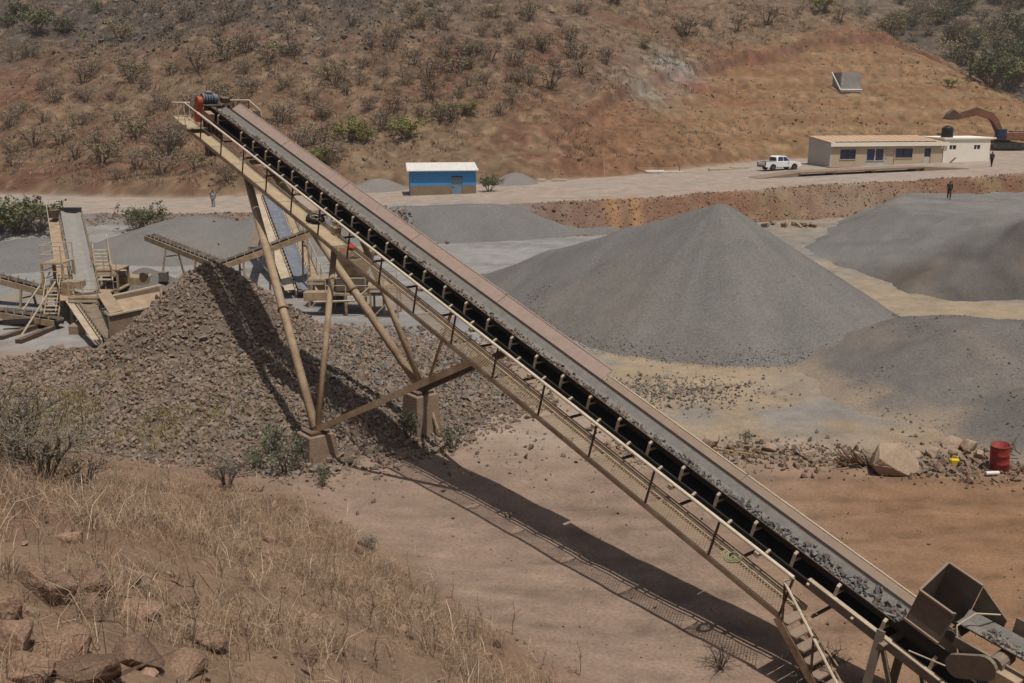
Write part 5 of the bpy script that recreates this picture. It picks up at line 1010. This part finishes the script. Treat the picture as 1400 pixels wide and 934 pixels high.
# yellow canister
q = at_z(1304, 636, 0); q.z = H1(q.x, q.y); yc = thing('yellow_canister', q, 'small yellow plastic canister among the stones', 'canister'); M_YEL = mat('yellow_plastic', (.62, .42, .02), (.5, .33, .02), rough=.5, scale=8)
MB().box((0, 0, .14), (.34, .2, .28)).build('body', M_YEL, yc, bevel=.05); MB().tube((.1, 0, .27), (.1, 0, .34), .04, n=10).build('cap', M_YEL, yc); MB().path([(-.1, 0, .27), (-.08, 0, .36), (.04, 0, .36), (.06, 0, .28)], .018).build('handle', M_YEL, yc)
# broken pale pipe by the drum
q = at_z(1357, 648, .08); tag(MB().tube(q + Vector((-.24, 0, .02)), q + Vector((.24, .05, .02)), .07, n=12).build('pipe_piece', M_WHITE), 'short white pipe piece lying before the red drum', 'pipe')
# bundle of scrap wood and roots
q = at_z(1160, 634, 0); q.z = H1(q.x, q.y); sc_ = thing('scrap_wood_heap', q, 'heap of rusty sticks and torn roots left of the large boulder', 'wood heap')
M_WOOD = mat('reddish_wood', (.19, .095, .05), (.11, .06, .035), rough=.95, scale=7)
for i in range(34):
    a = rng.uniform(-.5, .5); b = rng.uniform(-.25, .25); L_ = rng.uniform(.5, 1.1); an_ = rng.uniform(.2, .9); rz_ = rng.uniform(-.7, .2)
    p0_ = Vector((a, b, 0)); dv = Vector((-math.cos(an_) * math.cos(rz_), math.sin(rz_), math.sin(an_))); MB().tube(p0_ + Vector((.35, 0, 0)), p0_ + Vector((.35, 0, 0)) + dv * L_, rng.uniform(.02, .06), .012, n=5).build('stick', M_WOOD if i % 3 else M_BARK, sc_)
for i, (dx, dy, ln) in enumerate(((.35, -.45, .9), (.75, -.25, .7), (-.3, -.2, .6))):
    MB().path([(0, 0, .2), (dx * .5, dy * .5, .16), (dx, dy, .03)], .03).build('stick', M_BARK, sc_)
# stick bundle, bamboo pole near the weed plant, twigs by the drum
p, q = at_z(975, 613, .12), at_z(1032, 622, .1); tag(MB().tube(p, q, .045, .035, n=8).build('cut_cane', mat('cane', (.36, .24, .11), rough=.8)), 'yellow cane lying on the berm beside the conveyor', 'cane')
for i in range(4):
    p = at_z(1378 + i * 6, 612 + i * 3, .3); tag(MB().tube(p, p + Vector((.5 - .3 * i, .2, .5 - .08 * i)), .03, .015, n=5).build('dry_branch', M_BARK), 'bare branch sticking up behind the red drum, ' + ['leftmost', 'second from left', 'third from left', 'rightmost'][i], 'branch', 'branches behind the drum')
# pale logs / broken blocks at the foot of the embankment
q0 = hit(1078, 309)
CX_ = sorted(rng.uniform(-2.6, 2.2, 14)); CO_ = ['leftmost', 'second from left', 'third from left', 'fourth from left', 'fifth from left', 'sixth from left', 'seventh from left', 'seventh from right', 'sixth from right', 'fifth from right', 'fourth from right', 'third from right', 'second from right', 'rightmost']
for i in range(14):
    q = q0 + Vector((CX_[i], rng.uniform(-1, 1), 0)); q.z = H1(q.x, q.y); L_ = rng.uniform(.5, 1.2)
    o = MB().beam((-L_ / 2, 0, 0), (L_ / 2, 0, 0), rng.uniform(.22, .4), rng.uniform(.2, .36)).build('concrete_chunk', M_BIGB if i % 3 else M_CONC, bevel=.04); o.location = q + ZU * .2; o.rotation_euler = rng.uniform(-.5, .5, 3) + np.array([0, 0, rng.uniform(0, 3)])
    tag(o, 'pale broken block at the foot of the red embankment, ' + CO_[i], 'concrete chunk', 'broken blocks below the embankment')
# concrete tank on the hill
q = hit(1162, 126); ct = thing('concrete_tank', q + ZU * .95, 'grey concrete tank box set into the tan hillside', 'tank', rz=.25)
for y, nm in ((0, 'front_wall'), (2.4, 'back_wall')): MB().box((0, y, .1), (3.7, .2, 4.2)).build(nm, M_CONCG, ct)
for x in (-1.751, 1.751): MB().box((x, 1.2, .1), (.2, 2.19, 4.19)).build('side_wall', M_CONCG, ct)
MB().box((0, 1.2, 2.12), (3.29, 2.19, .12)).build('top_slab', M_CONCG, ct)
MB().path([(-2.9, 1.2, 2.2), (-2.6, .4, 1.0), (-2.0, -.3, -.6), (2.0, -.35, -.6)], .13).build('pipe', M_WHITE, ct)
# pole beside the road
q = hit(827, 243); po = thing('roadside_pole', q, 'thin pale leaning pole at the roadside', 'pole'); MB().tube((0, 0, -.3), (-.3, 0, 3.6), .05, .035, n=8).build('shaft', M_RAIL, po); MB().box((-.15, 0, 1.7), (.06, .06, .6)).build('sleeve', M_WHITE, po)
# frames and planks stacked at the roadside
q = hit(900, 236); rk = thing('plank_rack', q, 'low steel rack with white planks at the roadside', 'rack')
for x in (-3.0, 0, 2.6): MB().beam((x, -.5, 0), (x, -.5, .9), .07, .07).build('upright', M_RUST, rk)
for z in (.85, 1.1): MB().beam((-3, -.5, z), (2.6, -.5, z), .06, .06).build('bar', M_RUST, rk)
for i, (x, y, z, L_) in enumerate(((0, -.9, .18, 3.2), (-.6, -.7, .3, 2.4), (1.8, -.8, .15, 2.8), (4.6, -1.0, .12, 3.4))): MB().box((x, y, z), (L_, .3, .12), Matrix.Rotation(.06 * i, 3, 'Z')).build('plank', M_WHITE if i < 3 else M_RAIL, rk)
for i, (px, py, L_, lab) in enumerate(((765, 248, 1.8, 'pale slab lying at the roadside right of the hut'), (740, 248, 1.0, 'small pale block by the road nearest the gravel heap'), (985, 233, 3.0, 'pale kerb piece at the roadside right of the plank rack'), (1010, 231, 2.4, 'pale kerb piece at the roadside left of the pickup'), (722, 250, .7, 'whitish stone block beside the small gravel heap'))):
    q = hit(px, py); o = MB().box((0, 0, .12), (L_, .6, .3)).build('kerb_block', M_RAIL, bevel=.03); o.location = q; o.rotation_euler = (0, 0, rng.uniform(-.1, .25)); tag(o, lab, 'block', 'blocks along the road')

# ------------------------------------------------------------------ plants
M_LEAF = mat('leaf', (1.1, 1.1, 1.1), (.85, .85, .85), rough=.85, scale=3, attr='Col', rand=.18, spec=.15)
def tris_tube(V, F, C, p, q, r0, r1, c, n=3):
    d = (q - p).normalized(); a = d.orthogonal().normalized(); b = d.cross(a); o = len(V)
    for e, r in ((p, r0), (q, r1)):
        for i in range(n): t = 2 * math.pi * i / n; V.append(tuple(e + (a * math.cos(t) + b * math.sin(t)) * r)); C.append(c)
    for i in range(n): F.append((o + i, o + (i + 1) % n, o + n + (i + 1) % n, o + n + i))
def bush_proto(seed, nleaf, leafc, twigc, w=1.0, tall=1.0, stems=6, leafs=.10, ntw=5):
    """unit bush about 1 m high: returns trunk mesh, crown mesh"""
    r = random.Random(seed); tv, tf, tc = [], [], []; cv, cf, cc = [], [], []; ends = []
    for s in range(stems):
        an = 2 * math.pi * (s + r.random()) / stems; lean = r.uniform(.25, .8) * w; p = Vector((math.cos(an) * .03, math.sin(an) * .03, -.08)); hgt = r.uniform(.45, .8) * tall
        mid = Vector((math.cos(an) * lean * .35, math.sin(an) * lean * .35, hgt * .5)); top = Vector((math.cos(an + .3) * lean * .6, math.sin(an + .3) * lean * .6, hgt))
        tris_tube(tv, tf, tc, p, mid, .030, .020, twigc, 5); tris_tube(tv, tf, tc, mid, top, .020, .009, twigc, 4)
        for b in range(ntw):
            st_ = mid.lerp(top, r.random()); e = st_ + Vector((r.gauss(0, .22) * w + math.cos(an) * .12, r.gauss(0, .22) * w + math.sin(an) * .12, r.uniform(.02, .32) * tall))
            tris_tube(cv, cf, cc, st_, e, .010, .005, twigc)
            for t in range(4):
                st2_ = st_.lerp(e, r.uniform(.3, 1)); e2 = st2_ + Vector((r.gauss(0, .11), r.gauss(0, .11), r.gauss(.06, .09)))
                tris_tube(cv, cf, cc, st2_, e2, .006, .003, twigc); ends.append((st2_, e2))
    for i in range(nleaf):
        a, b = r.choice(ends); c = a.lerp(b, r.uniform(.2, 1.25)) + Vector((r.gauss(0, .03), r.gauss(0, .03), r.gauss(0, .03)))
        n = Vector((r.gauss(0, 1), r.gauss(0, 1), r.gauss(.4, 1))).normalized(); u = n.orthogonal().normalized(); v = n.cross(u); q = r.random() * 6.28; u, v = u * math.cos(q) + v * math.sin(q), v * math.cos(q) - u * math.sin(q)
        s_ = leafs * r.uniform(.5, 1.2); o = len(cv); col_ = [x * r.uniform(.65, 1.35) for x in leafc]
        for k in ((-.5, 0), (0, -.22), (.5, 0), (0, .22)): cv.append(tuple(c + u * k[0] * s_ + v * k[1] * s_ * 1.4)); cc.append(col_)
        cf.append((o, o + 1, o + 2, o + 3))
    def mk(nm, V, F, C):
        ob = np_mesh(nm, np.array(V), np.array(F), M_LEAF, np.array(C)); me = ob.data; bpy.data.objects.remove(ob); return me
    return mk('trunk', tv, [f for f in tf], tc), mk('crown', cv, cf, cc)
TW_ = (.185, .145, .115); BARE = (.270, .205, .150); OLIVE = (.255, .212, .120); GREEN = (.22, .225, .07); DARKG = (.125, .135, .070); GREYG = (.13, .145, .10)
PROTO = {'bare': [bush_proto(i, 480, BARE, TW_, 1.1, .95, 8, .065) for i in range(4)], 'olive': [bush_proto(10 + i, 620, OLIVE, TW_, 1.2, .92, 8, .08) for i in range(4)], 'green': [bush_proto(20 + i, 1500, GREEN, TW_, 1.25, .85, 8, .085) for i in range(3)],
         'dark': [bush_proto(30 + i, 1500, DARKG, TW_, 1.25, .9, 8, .085) for i in range(3)], 'tree': [bush_proto(40 + i, 600, BARE, (.105, .085, .070), .95, 1.1, 4, .06, 9) for i in range(3)]}
LOOK = {'bare': 'bare grey thorn bush', 'olive': 'olive thorn bush', 'green': 'fresh green bush', 'dark': 'dark green bush', 'tree': 'leafless small tree'}
BUSH = []
def z5(l): return [(x * .334, y * .334, k, s) for x, y, k, s in l]
def z6(l): return [(467 + x * .334, y * .334, k, s) for x, y, k, s in l]
def z7(l): return [(933 + x * .334, y * .334, k, s) for x, y, k, s in l]
b_, o_, g_, t_, d_ = 'bare', 'olive', 'green', 'tree', 'dark'
BL = z5([(490, 160, o_, 3.2), (690, 130, b_, 2.4), (940, 85, b_, 3.4), (1010, 215, b_, 3.4), (930, 240, o_, 3.8), (810, 285, b_, 3.2), (700, 300, o_, 3.4), (590, 365, b_, 2.8), (540, 330, o_, 3), (375, 310, b_, 2.8), (340, 345, b_, 2.4), (210, 350, b_, 2.4), (125, 235, b_, 3.2), (60, 250, b_, 3), (270, 130, d_, 3), (1210, 225, b_, 3), (1255, 80, b_, 3.2), (1160, 360, o_, 2.6), (900, 395, o_, 3), (1370, 350, o_, 3), (1100, 250, o_, 2.8),
         (480, 500, b_, 2.6), (330, 510, b_, 2.4), (250, 590, o_, 3), (140, 600, b_, 3), (55, 680, b_, 3), (50, 630, o_, 2.8), (420, 665, o_, 3.2), (560, 695, b_, 3.8), (480, 735, b_, 2.6), (680, 630, b_, 3.2), (660, 715, b_, 3), (800, 690, o_, 3), (700, 600, b_, 2.6), (930, 740, o_, 2.6), (1285, 590, o_, 2.8), (1340, 560, b_, 3), (1220, 610, b_, 2.4), (1300, 675, g_, 2.6), (1345, 665, b_, 2.8), (150, 130, d_, 3.4), (30, 110, d_, 3), (90, 60, d_, 3), (200, 60, b_, 3), (400, 50, d_, 2.6), (520, 60, b_, 2.6), (640, 50, b_, 2.6), (330, 400, b_, 2.2), (100, 450, o_, 2.2), (40, 520, b_, 2.6), (450, 410, b_, 2.2), (620, 470, b_, 2.4), (560, 560, o_, 2.6), (390, 580, b_, 2.4), (310, 650, b_, 2.6), (180, 500, b_, 2.2), (1000, 300, b_, 2.2), (1140, 130, b_, 2.6), (760, 80, b_, 2.4), (1330, 230, b_, 2.6), (1150, 500, b_, 3.0), (1320, 480, b_, 2.2)]) \
   + z6([(310, 115, o_, 4.2), (770, 80, o_, 3), (830, 205, o_, 2.6), (940, 165, o_, 3), (1083, 262, t_, 4.0), (1240, 195, o_, 3.4), (1385, 145, t_, 4), (960, 235, b_, 2.6), (980, 305, t_, 3.2), (855, 362, t_, 3.6), (815, 210, b_, 2.4), (720, 270, b_, 2.8), (715, 345, b_, 3.2), (740, 200, b_, 2.8), (610, 250, b_, 2.8), (590, 345, b_, 2), (520, 225, o_, 2.8), (485, 300, o_, 3.4), (360, 330, b_, 3.0), (352, 405, t_, 2.8), (480, 385, t_, 2.4), (500, 235, b_, 2.4), (445, 455, b_, 2.4), (570, 400, b_, 2.2), (520, 470, g_, 2.0), (205, 465, t_, 2.8), (112, 445, b_, 2.4), (172, 535, b_, 2.6), (255, 565, g_, 3.2), (320, 475, b_, 2.0), (28, 575, g_, 4.0), (100, 580, g_, 2.8), (170, 310, b_, 2.8), (80, 280, b_, 2.6), (260, 345, b_, 2.2), (300, 260, b_, 2.8), (20, 380, b_, 2.8), (145, 370, b_, 2.2), (440, 180, b_, 2), (120, 190, b_, 2.6), (600, 70, b_, 2.8), (1120, 15, d_, 3), (690, 130, b_, 2.2), (210, 200, b_, 2.4), (40, 110, b_, 2.6), (1000, 60, b_, 2.4), (640, 150, b_, 2.2), (410, 120, b_, 2.4)]) \
   + z7([(225, 125, t_, 4.2), (345, 100, t_, 4.2), (570, 45, g_, 3.4), (645, 90, t_, 4.4), (740, 60, o_, 3.4), (885, 105, b_, 3.6), (20, 140, t_, 3.6), (1095, 356, g_, 1.5), (110, 110, o_, 2.6), (480, 60, o_, 2.2), (1150, 265, d_, 6.5), (1110, 235, o_, 5.5), (1200, 200, o_, 5), (1280, 300, d_, 7), (1350, 280, d_, 6), (1330, 360, g_, 6.5), (1265, 355, d_, 6), (1385, 330, o_, 6), (1020, 75, d_, 5), (1085, 100, d_, 5), (1220, 90, o_, 5), (1300, 190, o_, 6), (1000, 150, b_, 4.5), (1160, 40, o_, 5), (1330, 60, b_, 5), (1385, 160, d_, 6), (1250, 150, b_, 5), (950, 60, b_, 4.5), (1150, 130, b_, 5), (1390, 20, d_, 5), (1050, 20, b_, 5), (1280, 20, o_, 5), (1340, 120, o_, 5), (1100, 170, b_, 5), (1390, 250, d_, 6)])
BL += [(x, y, k, s) for x, y, k, s in ((22, 318, d_, 3.4), (50, 316, d_, 3.0), (-2, 318, g_, 3.2), (203, 314, d_, 2.4), (190, 316, o_, 1.6))]
rb = random.Random(77)
for _ in range(75): BL.append((rb.uniform(0, 800), rb.uniform(8, 165), rb.choice([b_, b_, b_, o_]), rb.uniform(.8, 2.6)))
for _ in range(45): BL.append((rb.uniform(1215, 1400), rb.uniform(2, 70), rb.choice([b_, o_, d_, o_]), rb.uniform(3.0, 5.0)))
for px, py, k, s in BL: BUSH.append((px, py, k, s * random.uniform(.7, 1.3)))
regs = {}
for px, py, k, s in BUSH:
    far = px > 1270 and py < 130
    if py > 300: rg = 'beside the gravel heap at the left edge'
    elif far: rg = 'on the darker far hill at top right'
    else:
        row = 'high on the hill' if py < 70 else 'halfway up the hill' if py < 140 else 'low on the hill'
        c_ = ('at the far left' if px < 130 else 'left of the conveyor head' if px < 250 else 'just above the conveyor head' if px < 420 else 'left of the blue hut' if px < 560 else 'above the blue hut' if px < 680 else 'above the roadside pole' if px < 860 else 'above the plank rack' if px < 1020 else 'above the office')
        rg = row + ' ' + c_
    regs.setdefault((k, rg), []).append((px, py, s))
ORD = ['leftmost', 'second from left', 'third from left', 'fourth from left', 'fifth from left', 'sixth from left', 'seventh from left', 'eighth from left', 'ninth from left', 'tenth from left', 'eleventh from left', 'twelfth from left', 'thirteenth from left', 'fourteenth from left', 'fifteenth from left', 'sixteenth from left', 'seventeenth from left', 'eighteenth from left', 'nineteenth from left', 'twentieth from left'] + [w_ + ' from right' for w_ in ('tenth', 'ninth', 'eighth', 'seventh', 'sixth', 'fifth', 'fourth', 'third')]
for (k, rg), L_ in regs.items():
    L_.sort()
    for i, (px, py, s) in enumerate(L_):
        q = hit(px, py); lab = LOOK[k] + ' ' + rg + ('' if len(L_) == 1 else ', ' + (ORD[i] if i < 20 else ('rightmost' if i == len(L_) - 1 else 'second from right' if i == len(L_) - 2 else ['third', 'fourth', 'fifth', 'sixth', 'seventh', 'eighth', 'ninth', 'tenth', 'eleventh', 'twelfth'][len(L_) - i - 3] + ' from right')))
        t = thing('hillside_tree' if k == 'tree' else 'thorn_bush', q - ZU * .05, lab, 'tree' if k == 'tree' else 'bush', 'bushes and small trees on the hills', rz=random.random() * 6.28)
        sc3 = s * random.uniform(.9, 1.1); t.scale = (sc3, sc3, sc3 * random.uniform(.82, 1.0))
        a_, c_ = PROTO[k][random.randrange(len(PROTO[k]))]; inst('trunk', a_, t); inst('crown', c_, t)
# low dry scrub over the hill: far too many tufts to count
def tufts(a, b, zb, h, per, colr, wblade, spread, lean=.5):
    n = len(a) * per; i = np.repeat(np.arange(len(a)), per); ang = rng.uniform(0, 6.283, n); rad = spread * np.sqrt(rng.random(n)); bx = a[i] + rad * np.cos(ang); by = b[i] + rad * np.sin(ang); bz = zb(bx, by) - .02
    hh = h[i] * rng.uniform(.45, 1.15, n); la = rng.uniform(0, 6.283, n); le = rng.uniform(.1, lean, n); dx = np.cos(la) * le; dy = np.sin(la) * le
    wa = rng.uniform(0, 6.283, n); w_ = wblade * rng.uniform(.6, 1.3, n); wx_ = np.cos(wa) * w_ / 2; wy_ = np.sin(wa) * w_ / 2
    P = np.stack([np.stack([bx - wx_, by - wy_, bz], 1), np.stack([bx + wx_, by + wy_, bz], 1), np.stack([bx + dx * hh * .35 + wx_ * .8, by + dy * hh * .35 + wy_ * .8, bz + hh * .6], 1), np.stack([bx + dx * hh * .35 - wx_ * .8, by + dy * hh * .35 - wy_ * .8, bz + hh * .6], 1),
                  np.stack([bx + dx * hh + wx_ * .25, by + dy * hh + wy_ * .25, bz + hh * (1 - le * .25)], 1), np.stack([bx + dx * hh - wx_ * .25, by + dy * hh - wy_ * .25, bz + hh * (1 - le * .25)], 1)], 1)
    o = np.arange(n)[:, None] * 6; F = np.concatenate([o + np.array([[0, 1, 2, 3]]), o + np.array([[3, 2, 4, 5]])]); C_ = colr[i] * rng.uniform(.75, 1.25, (n, 1)); return P.reshape(-1, 3), F, np.repeat(C_, 6, 0)
n = 26000; a = rng.uniform(-95, 130, n); b = base_y(a) + rng.uniform(2, 140, n) ; k = fbm(a / 9, b / 9, 98, 3) + rng.normal(0, .18, n) - .75 * sstep(8, 16, a) * sstep(2, -2, b - cut_y(a)) > -.12; a, b = a[k], b[k]
pal = np.array([(.34, .245, .155), (.26, .185, .12), (.15, .115, .085), (.23, .195, .115)]); cl = pal[rng.integers(0, 4, len(a))]
V, F, Cc = tufts(a, b, H, rng.uniform(.2, .75, len(a)), 11, cl, .075, .55, 1.3); tag(np_mesh('dry_scrub', V, F, M_LEAF, Cc), 'low dry scrub and grass over the hillside', 'scrub', kind='stuff')
# dry grass on the near slope
n = 24000; a = rng.uniform(-30, 5, n); b = rng.uniform(6.5, 38, n); s = foot_s(a, b); k = (s > -.3 + .8 * fbm(a / 2, b / 2, 99, 3)) & (fbm(a / 1.8, b / 1.8, 100, 3) + .5 * rng.random(n) - .4 * sstep(1.5, 0, s) > .2); a, b = a[k], b[k]
k = ~((a < -.2 - .36 * (b - 8)) & (b < 11.5) & (rng.random(len(a)) < .55)); a, b = a[k], b[k]
pal = np.array([(.41, .285, .185), (.34, .225, .145), (.47, .355, .25), (.19, .135, .10)]); cl = pal[rng.integers(0, 4, len(a))]
V, F, Cc = tufts(a, b, H, rng.uniform(.12, .62, len(a)) , 12, cl, .0085, .22, 1.5); tag(np_mesh('dry_grass', V, F, M_LEAF, Cc), 'dry straw coloured grass on the near slope', 'grass', kind='stuff')
print('grass blades', len(F) // 2)
n = 1300; a = rng.uniform(-26, 3, n); b = rng.uniform(7, 36, n); k = foot_s(a, b) > .2; a, b = a[k], b[k]; pal = np.array([(.20, .15, .115), (.46, .36, .26), (.58, .47, .35), (.14, .105, .08)]); cl = pal[rng.integers(0, 4, len(a))]
V, F, Cc = tufts(a, b, H, rng.uniform(.35, .95, len(a)), 4, cl, .012, .12, 1.3); tag(np_mesh('dead_stalks', V, F, M_LEAF, Cc), 'tangled dead stalks standing in the dry grass', 'stalks', kind='stuff')
# green growth on the rubble
n = 1500; a = rng.normal(-15.5, 3.2, n); b = rng.normal(37.5, 2.3, n); k = (f_rub(a, b) > H(a, b)) & (fbm(a / 1.7, b / 1.7, 101, 3) > .0); a, b = a[k], b[k]
V, F, Cc = tufts(a, b, lambda x, y: np.maximum(f_rub(x, y), H(x, y)), rng.uniform(.2, .45, len(a)), 7, np.array([(.24, .20, .085)]).repeat(len(a), 0), .022, .25, .9); tag(np_mesh('rubble_weeds', V, F, M_LEAF, Cc), 'yellow green weeds growing over the rubble pile', 'weeds', kind='stuff')
# leafy green plants near the footings
GP = [bush_proto(60 + i, 520, GREYG, (.14, .13, .09), 1.0, .9, 6, .085) for i in range(3)]
def top_z(x, y): return max(H1(x, y), float(f_rub(np.array([x]), np.array([y]))[0]))
def hit_top(px, py):
    r = ray(px, py)
    for t in np.linspace(8, 90, 1600):
        x, y, z = r[0] * t, r[1] * t, CAM_Z + r[2] * t
        if z < top_z(x, y): return Vector((x, y, top_z(x, y)))
    return hit(px, py)
for i, (px, py, s, lab) in enumerate(((392, 645, 1.7, 'grey green bushy plant left of the near concrete block'), (372, 618, 1.3, 'grey green plant on the rubble edge behind the bushy plant'), (443, 665, .8, 'small green plant just below the near concrete block'), (560, 597, 1.3, 'green plant against the far concrete block'), (620, 615, 1.1, 'upright green plant right of the far concrete block'), (1021, 608, .6, 'lone small green plant on the debris berm'), (350, 640, .9, 'low green plant at the foot of the rubble'), (506, 752, .5, 'small dark plant at the grass edge below the conveyor shadow'))):
    q = hit_top(px, py); t = thing('leafy_plant', q - ZU * .03, lab, 'plant', 'green plants near the conveyor feet', rz=i * 1.3); t.scale = (s * .8, s * .8, s); inst('stem', GP[i % 3][0], t); inst('foliage', GP[i % 3][1], t)
q = hit(668, 262); t = thing('leafy_plant', q, 'dark shrub growing against the right end of the blue hut', 'shrub'); t.scale = (2.0, 2.0, 2.0); inst('stem', PROTO['dark'][0][0], t); inst('foliage', PROTO['dark'][0][1], t)
# tall dry weeds and twiggy shrubs on the near slope
def weed(seed, h=1.0, br=9):
    r = random.Random(seed); V, F, C = [], [], []; c0 = (.20, .14, .095); p = Vector((0, 0, -.05)); pts = [p]
    for i in range(6): p = p + Vector((r.gauss(0, .035), r.gauss(0, .035), h / 6)); pts.append(p)
    for i in range(6): tris_tube(V, F, C, pts[i], pts[i + 1], .012 - .0014 * i, .0106 - .0014 * i, c0, 4)
    for i in range(br):
        j = r.randrange(1, 6); s_ = pts[j].lerp(pts[j + 1], r.random()) if j < 6 else pts[j]; e = s_ + Vector((r.gauss(0, .13), r.gauss(0, .13), r.uniform(.02, .22))) * h; tris_tube(V, F, C, s_, e, .006, .003, c0)
        for t in range(3): e2 = s_.lerp(e, r.uniform(.4, 1)); tris_tube(V, F, C, e2, e2 + Vector((r.gauss(0, .06), r.gauss(0, .06), r.uniform(0, .09))) * h, .0045, .002, (.33, .25, .17))
    ob = np_mesh('stalk', np.array(V), np.array(F), M_LEAF, np.array(C)); me = ob.data; bpy.data.objects.remove(ob); return me
WEED = [weed(i, 1.0, 8 + 3 * (i % 4)) for i in range(7)]
WP = [(75, 830), (130, 800), (160, 720), (165, 690), (175, 735), (250, 720), (300, 790), (322, 860), (330, 720), (390, 700), (415, 800), (440, 830), (455, 790), (475, 900), (500, 860), (540, 840), (560, 790), (575, 880), (590, 900), (620, 820), (640, 880), (660, 850), (690, 900), (310, 660), (340, 655), (20, 720), (45, 690), (100, 680), (210, 830), (270, 900), (380, 870), (420, 915), (230, 670), (700, 870), (740, 915), (10, 640), (60, 620), (30, 610), (90, 630), (790, 925), (520, 925), (200, 700)]
wreg = {}
for px, py in WP:
    rg = ('at the left edge above the boulders' if px < 110 and py < 770 else 'among the boulders at lower left' if px < 290 and py > 770 else 'in the grass above the boulders' if px < 290 else 'at the top of the grass slope' if py < 730 else 'in the grass at bottom centre' if px < 520 else 'near the lower right tip of the grass')
    wreg.setdefault(rg, []).append((px, py))
for rg, L_ in wreg.items():
    L_.sort()
    for i, (px, py) in enumerate(L_):
        q = hit(px, py); s = random.uniform(.55, 1.15); t = thing('dry_weed', q, 'dry branching weed stalk ' + rg + ', ' + ORD[i], 'weed', 'dry weeds on the near slope', rz=random.random() * 6); t.scale = (s * 1.1, s * 1.1, s); inst('stalk', WEED[(i + len(rg)) % 7], t)
SHR_ = bush_proto(90, 900, (.19, .175, .095), (.15, .125, .10), 1.0, 1.0, 9, .028, 8)
DS = [bush_proto(80 + i, 120, (.20, .15, .10), (.105, .085, .07), 1.0, 1.0, 8, .04, 6) for i in range(3)]
for i, (px, py, s, lab) in enumerate(((22, 640, 2.9, 'large olive twiggy shrub at the left edge below the rubble'), (60, 655, 2.0, 'smaller olive shrub just right of the large one at the left edge'), (310, 672, 1.5, 'leafless shrub at the rubble foot above the grass'), (115, 668, 1.1, 'low grey twiggy shrub in the grass near the left'), (1110, 932, 1.2, 'tangle of dry twigs by the foot of the access stair'), (985, 915, .8, 'dry twigs left of the access stair'))):
    q = hit(px, py); pr_ = SHR_ if i < 2 else DS[i % 3]; t = thing('dry_shrub', q, lab, 'shrub', 'dry shrubs', rz=i); t.scale = (s, s, s * .85); inst('stem', pr_[0], t); inst('twigs', pr_[1], t)
# boulders in the dry grass
BO = [(62, 812, .62, .40, 'rounded tan boulder in the grass at lower left'), (118, 805, .50, .34, 'tan boulder right beside the rounded one'), (175, 800, .34, .26, 'small brown boulder right of the tan pair'), (120, 843, .45, .25, 'flat brown rock below the tan pair of boulders'), (190, 842, .55, .26, 'broad flat tan rock in the middle of the rock group'), (245, 828, .42, .26, 'tan rock at the right end of the rock group'), (18, 890, .42, .30, 'grey tan boulder at the left edge near the bottom'), (85, 892, .52, .26, 'flat brown rock near the bottom left'), (110, 922, .62, .36, 'large tan boulder at the bottom edge'), (190, 905, .48, .32, 'reddish boulder near the bottom, right of the large one'), (30, 925, .40, .22, 'brown rock in the bottom left corner'), (8, 845, .3, .3, 'dark rock cut by the left edge'), (255, 922, .55, .22, 'low red brown rock at the bottom'), (98, 742, .36, .30, 'upright tan rock in the grass above the rock group'), (415, 905, .42, .22, 'low brown rock in the grass at bottom centre'), (330, 860, .3, .18, 'flat stone in the grass left of bottom centre'), (350, 672, .34, .26, 'tan rock at the top of the grass slope'), (280, 880, .4, .2, 'half buried tan rock near the bottom'), (498, 745, .30, .24, 'dark lumpy rock at the edge of the bare floor'), (75, 655, .45, .3, 'tan rock beside the twiggy shrubs')]
for i, (px, py, sx, sz_, lab) in enumerate(BO):
    q = hit(px, py); boulder(q + ZU * sz_ * .16, (sx * .92, sx * .80, sz_ * 1.1), (rng.uniform(-.25, .25), rng.uniform(-.25, .25), rng.uniform(0, 3.1)), lab, 300 + i, M_ROCK, 'boulder', 'boulders in the dry grass')

# ------------------------------------------------------------------ dusty air over the whole quarry
hb_ = MB().box((0, 565, 28), (1500, 1390, 76)).build('haze', M_ROCK); hb_.data.materials.clear()
hm_ = bpy.data.materials.new('dusty_air'); hm_.use_nodes = True; hn = hm_.node_tree; hn.nodes.clear(); ho = hn.nodes.new('ShaderNodeOutputMaterial'); hv_ = hn.nodes.new('ShaderNodeVolumePrincipled')
hv_.inputs['Color'].default_value = (.95, .90, .84, 1); hv_.inputs['Density'].default_value = .0003; hv_.inputs['Anisotropy'].default_value = .2; hn.links.new(hv_.outputs[0], ho.inputs['Volume'])
hb_.data.materials.append(hm_); tag(hb_, 'thin dusty haze over the quarry', kind='stuff')
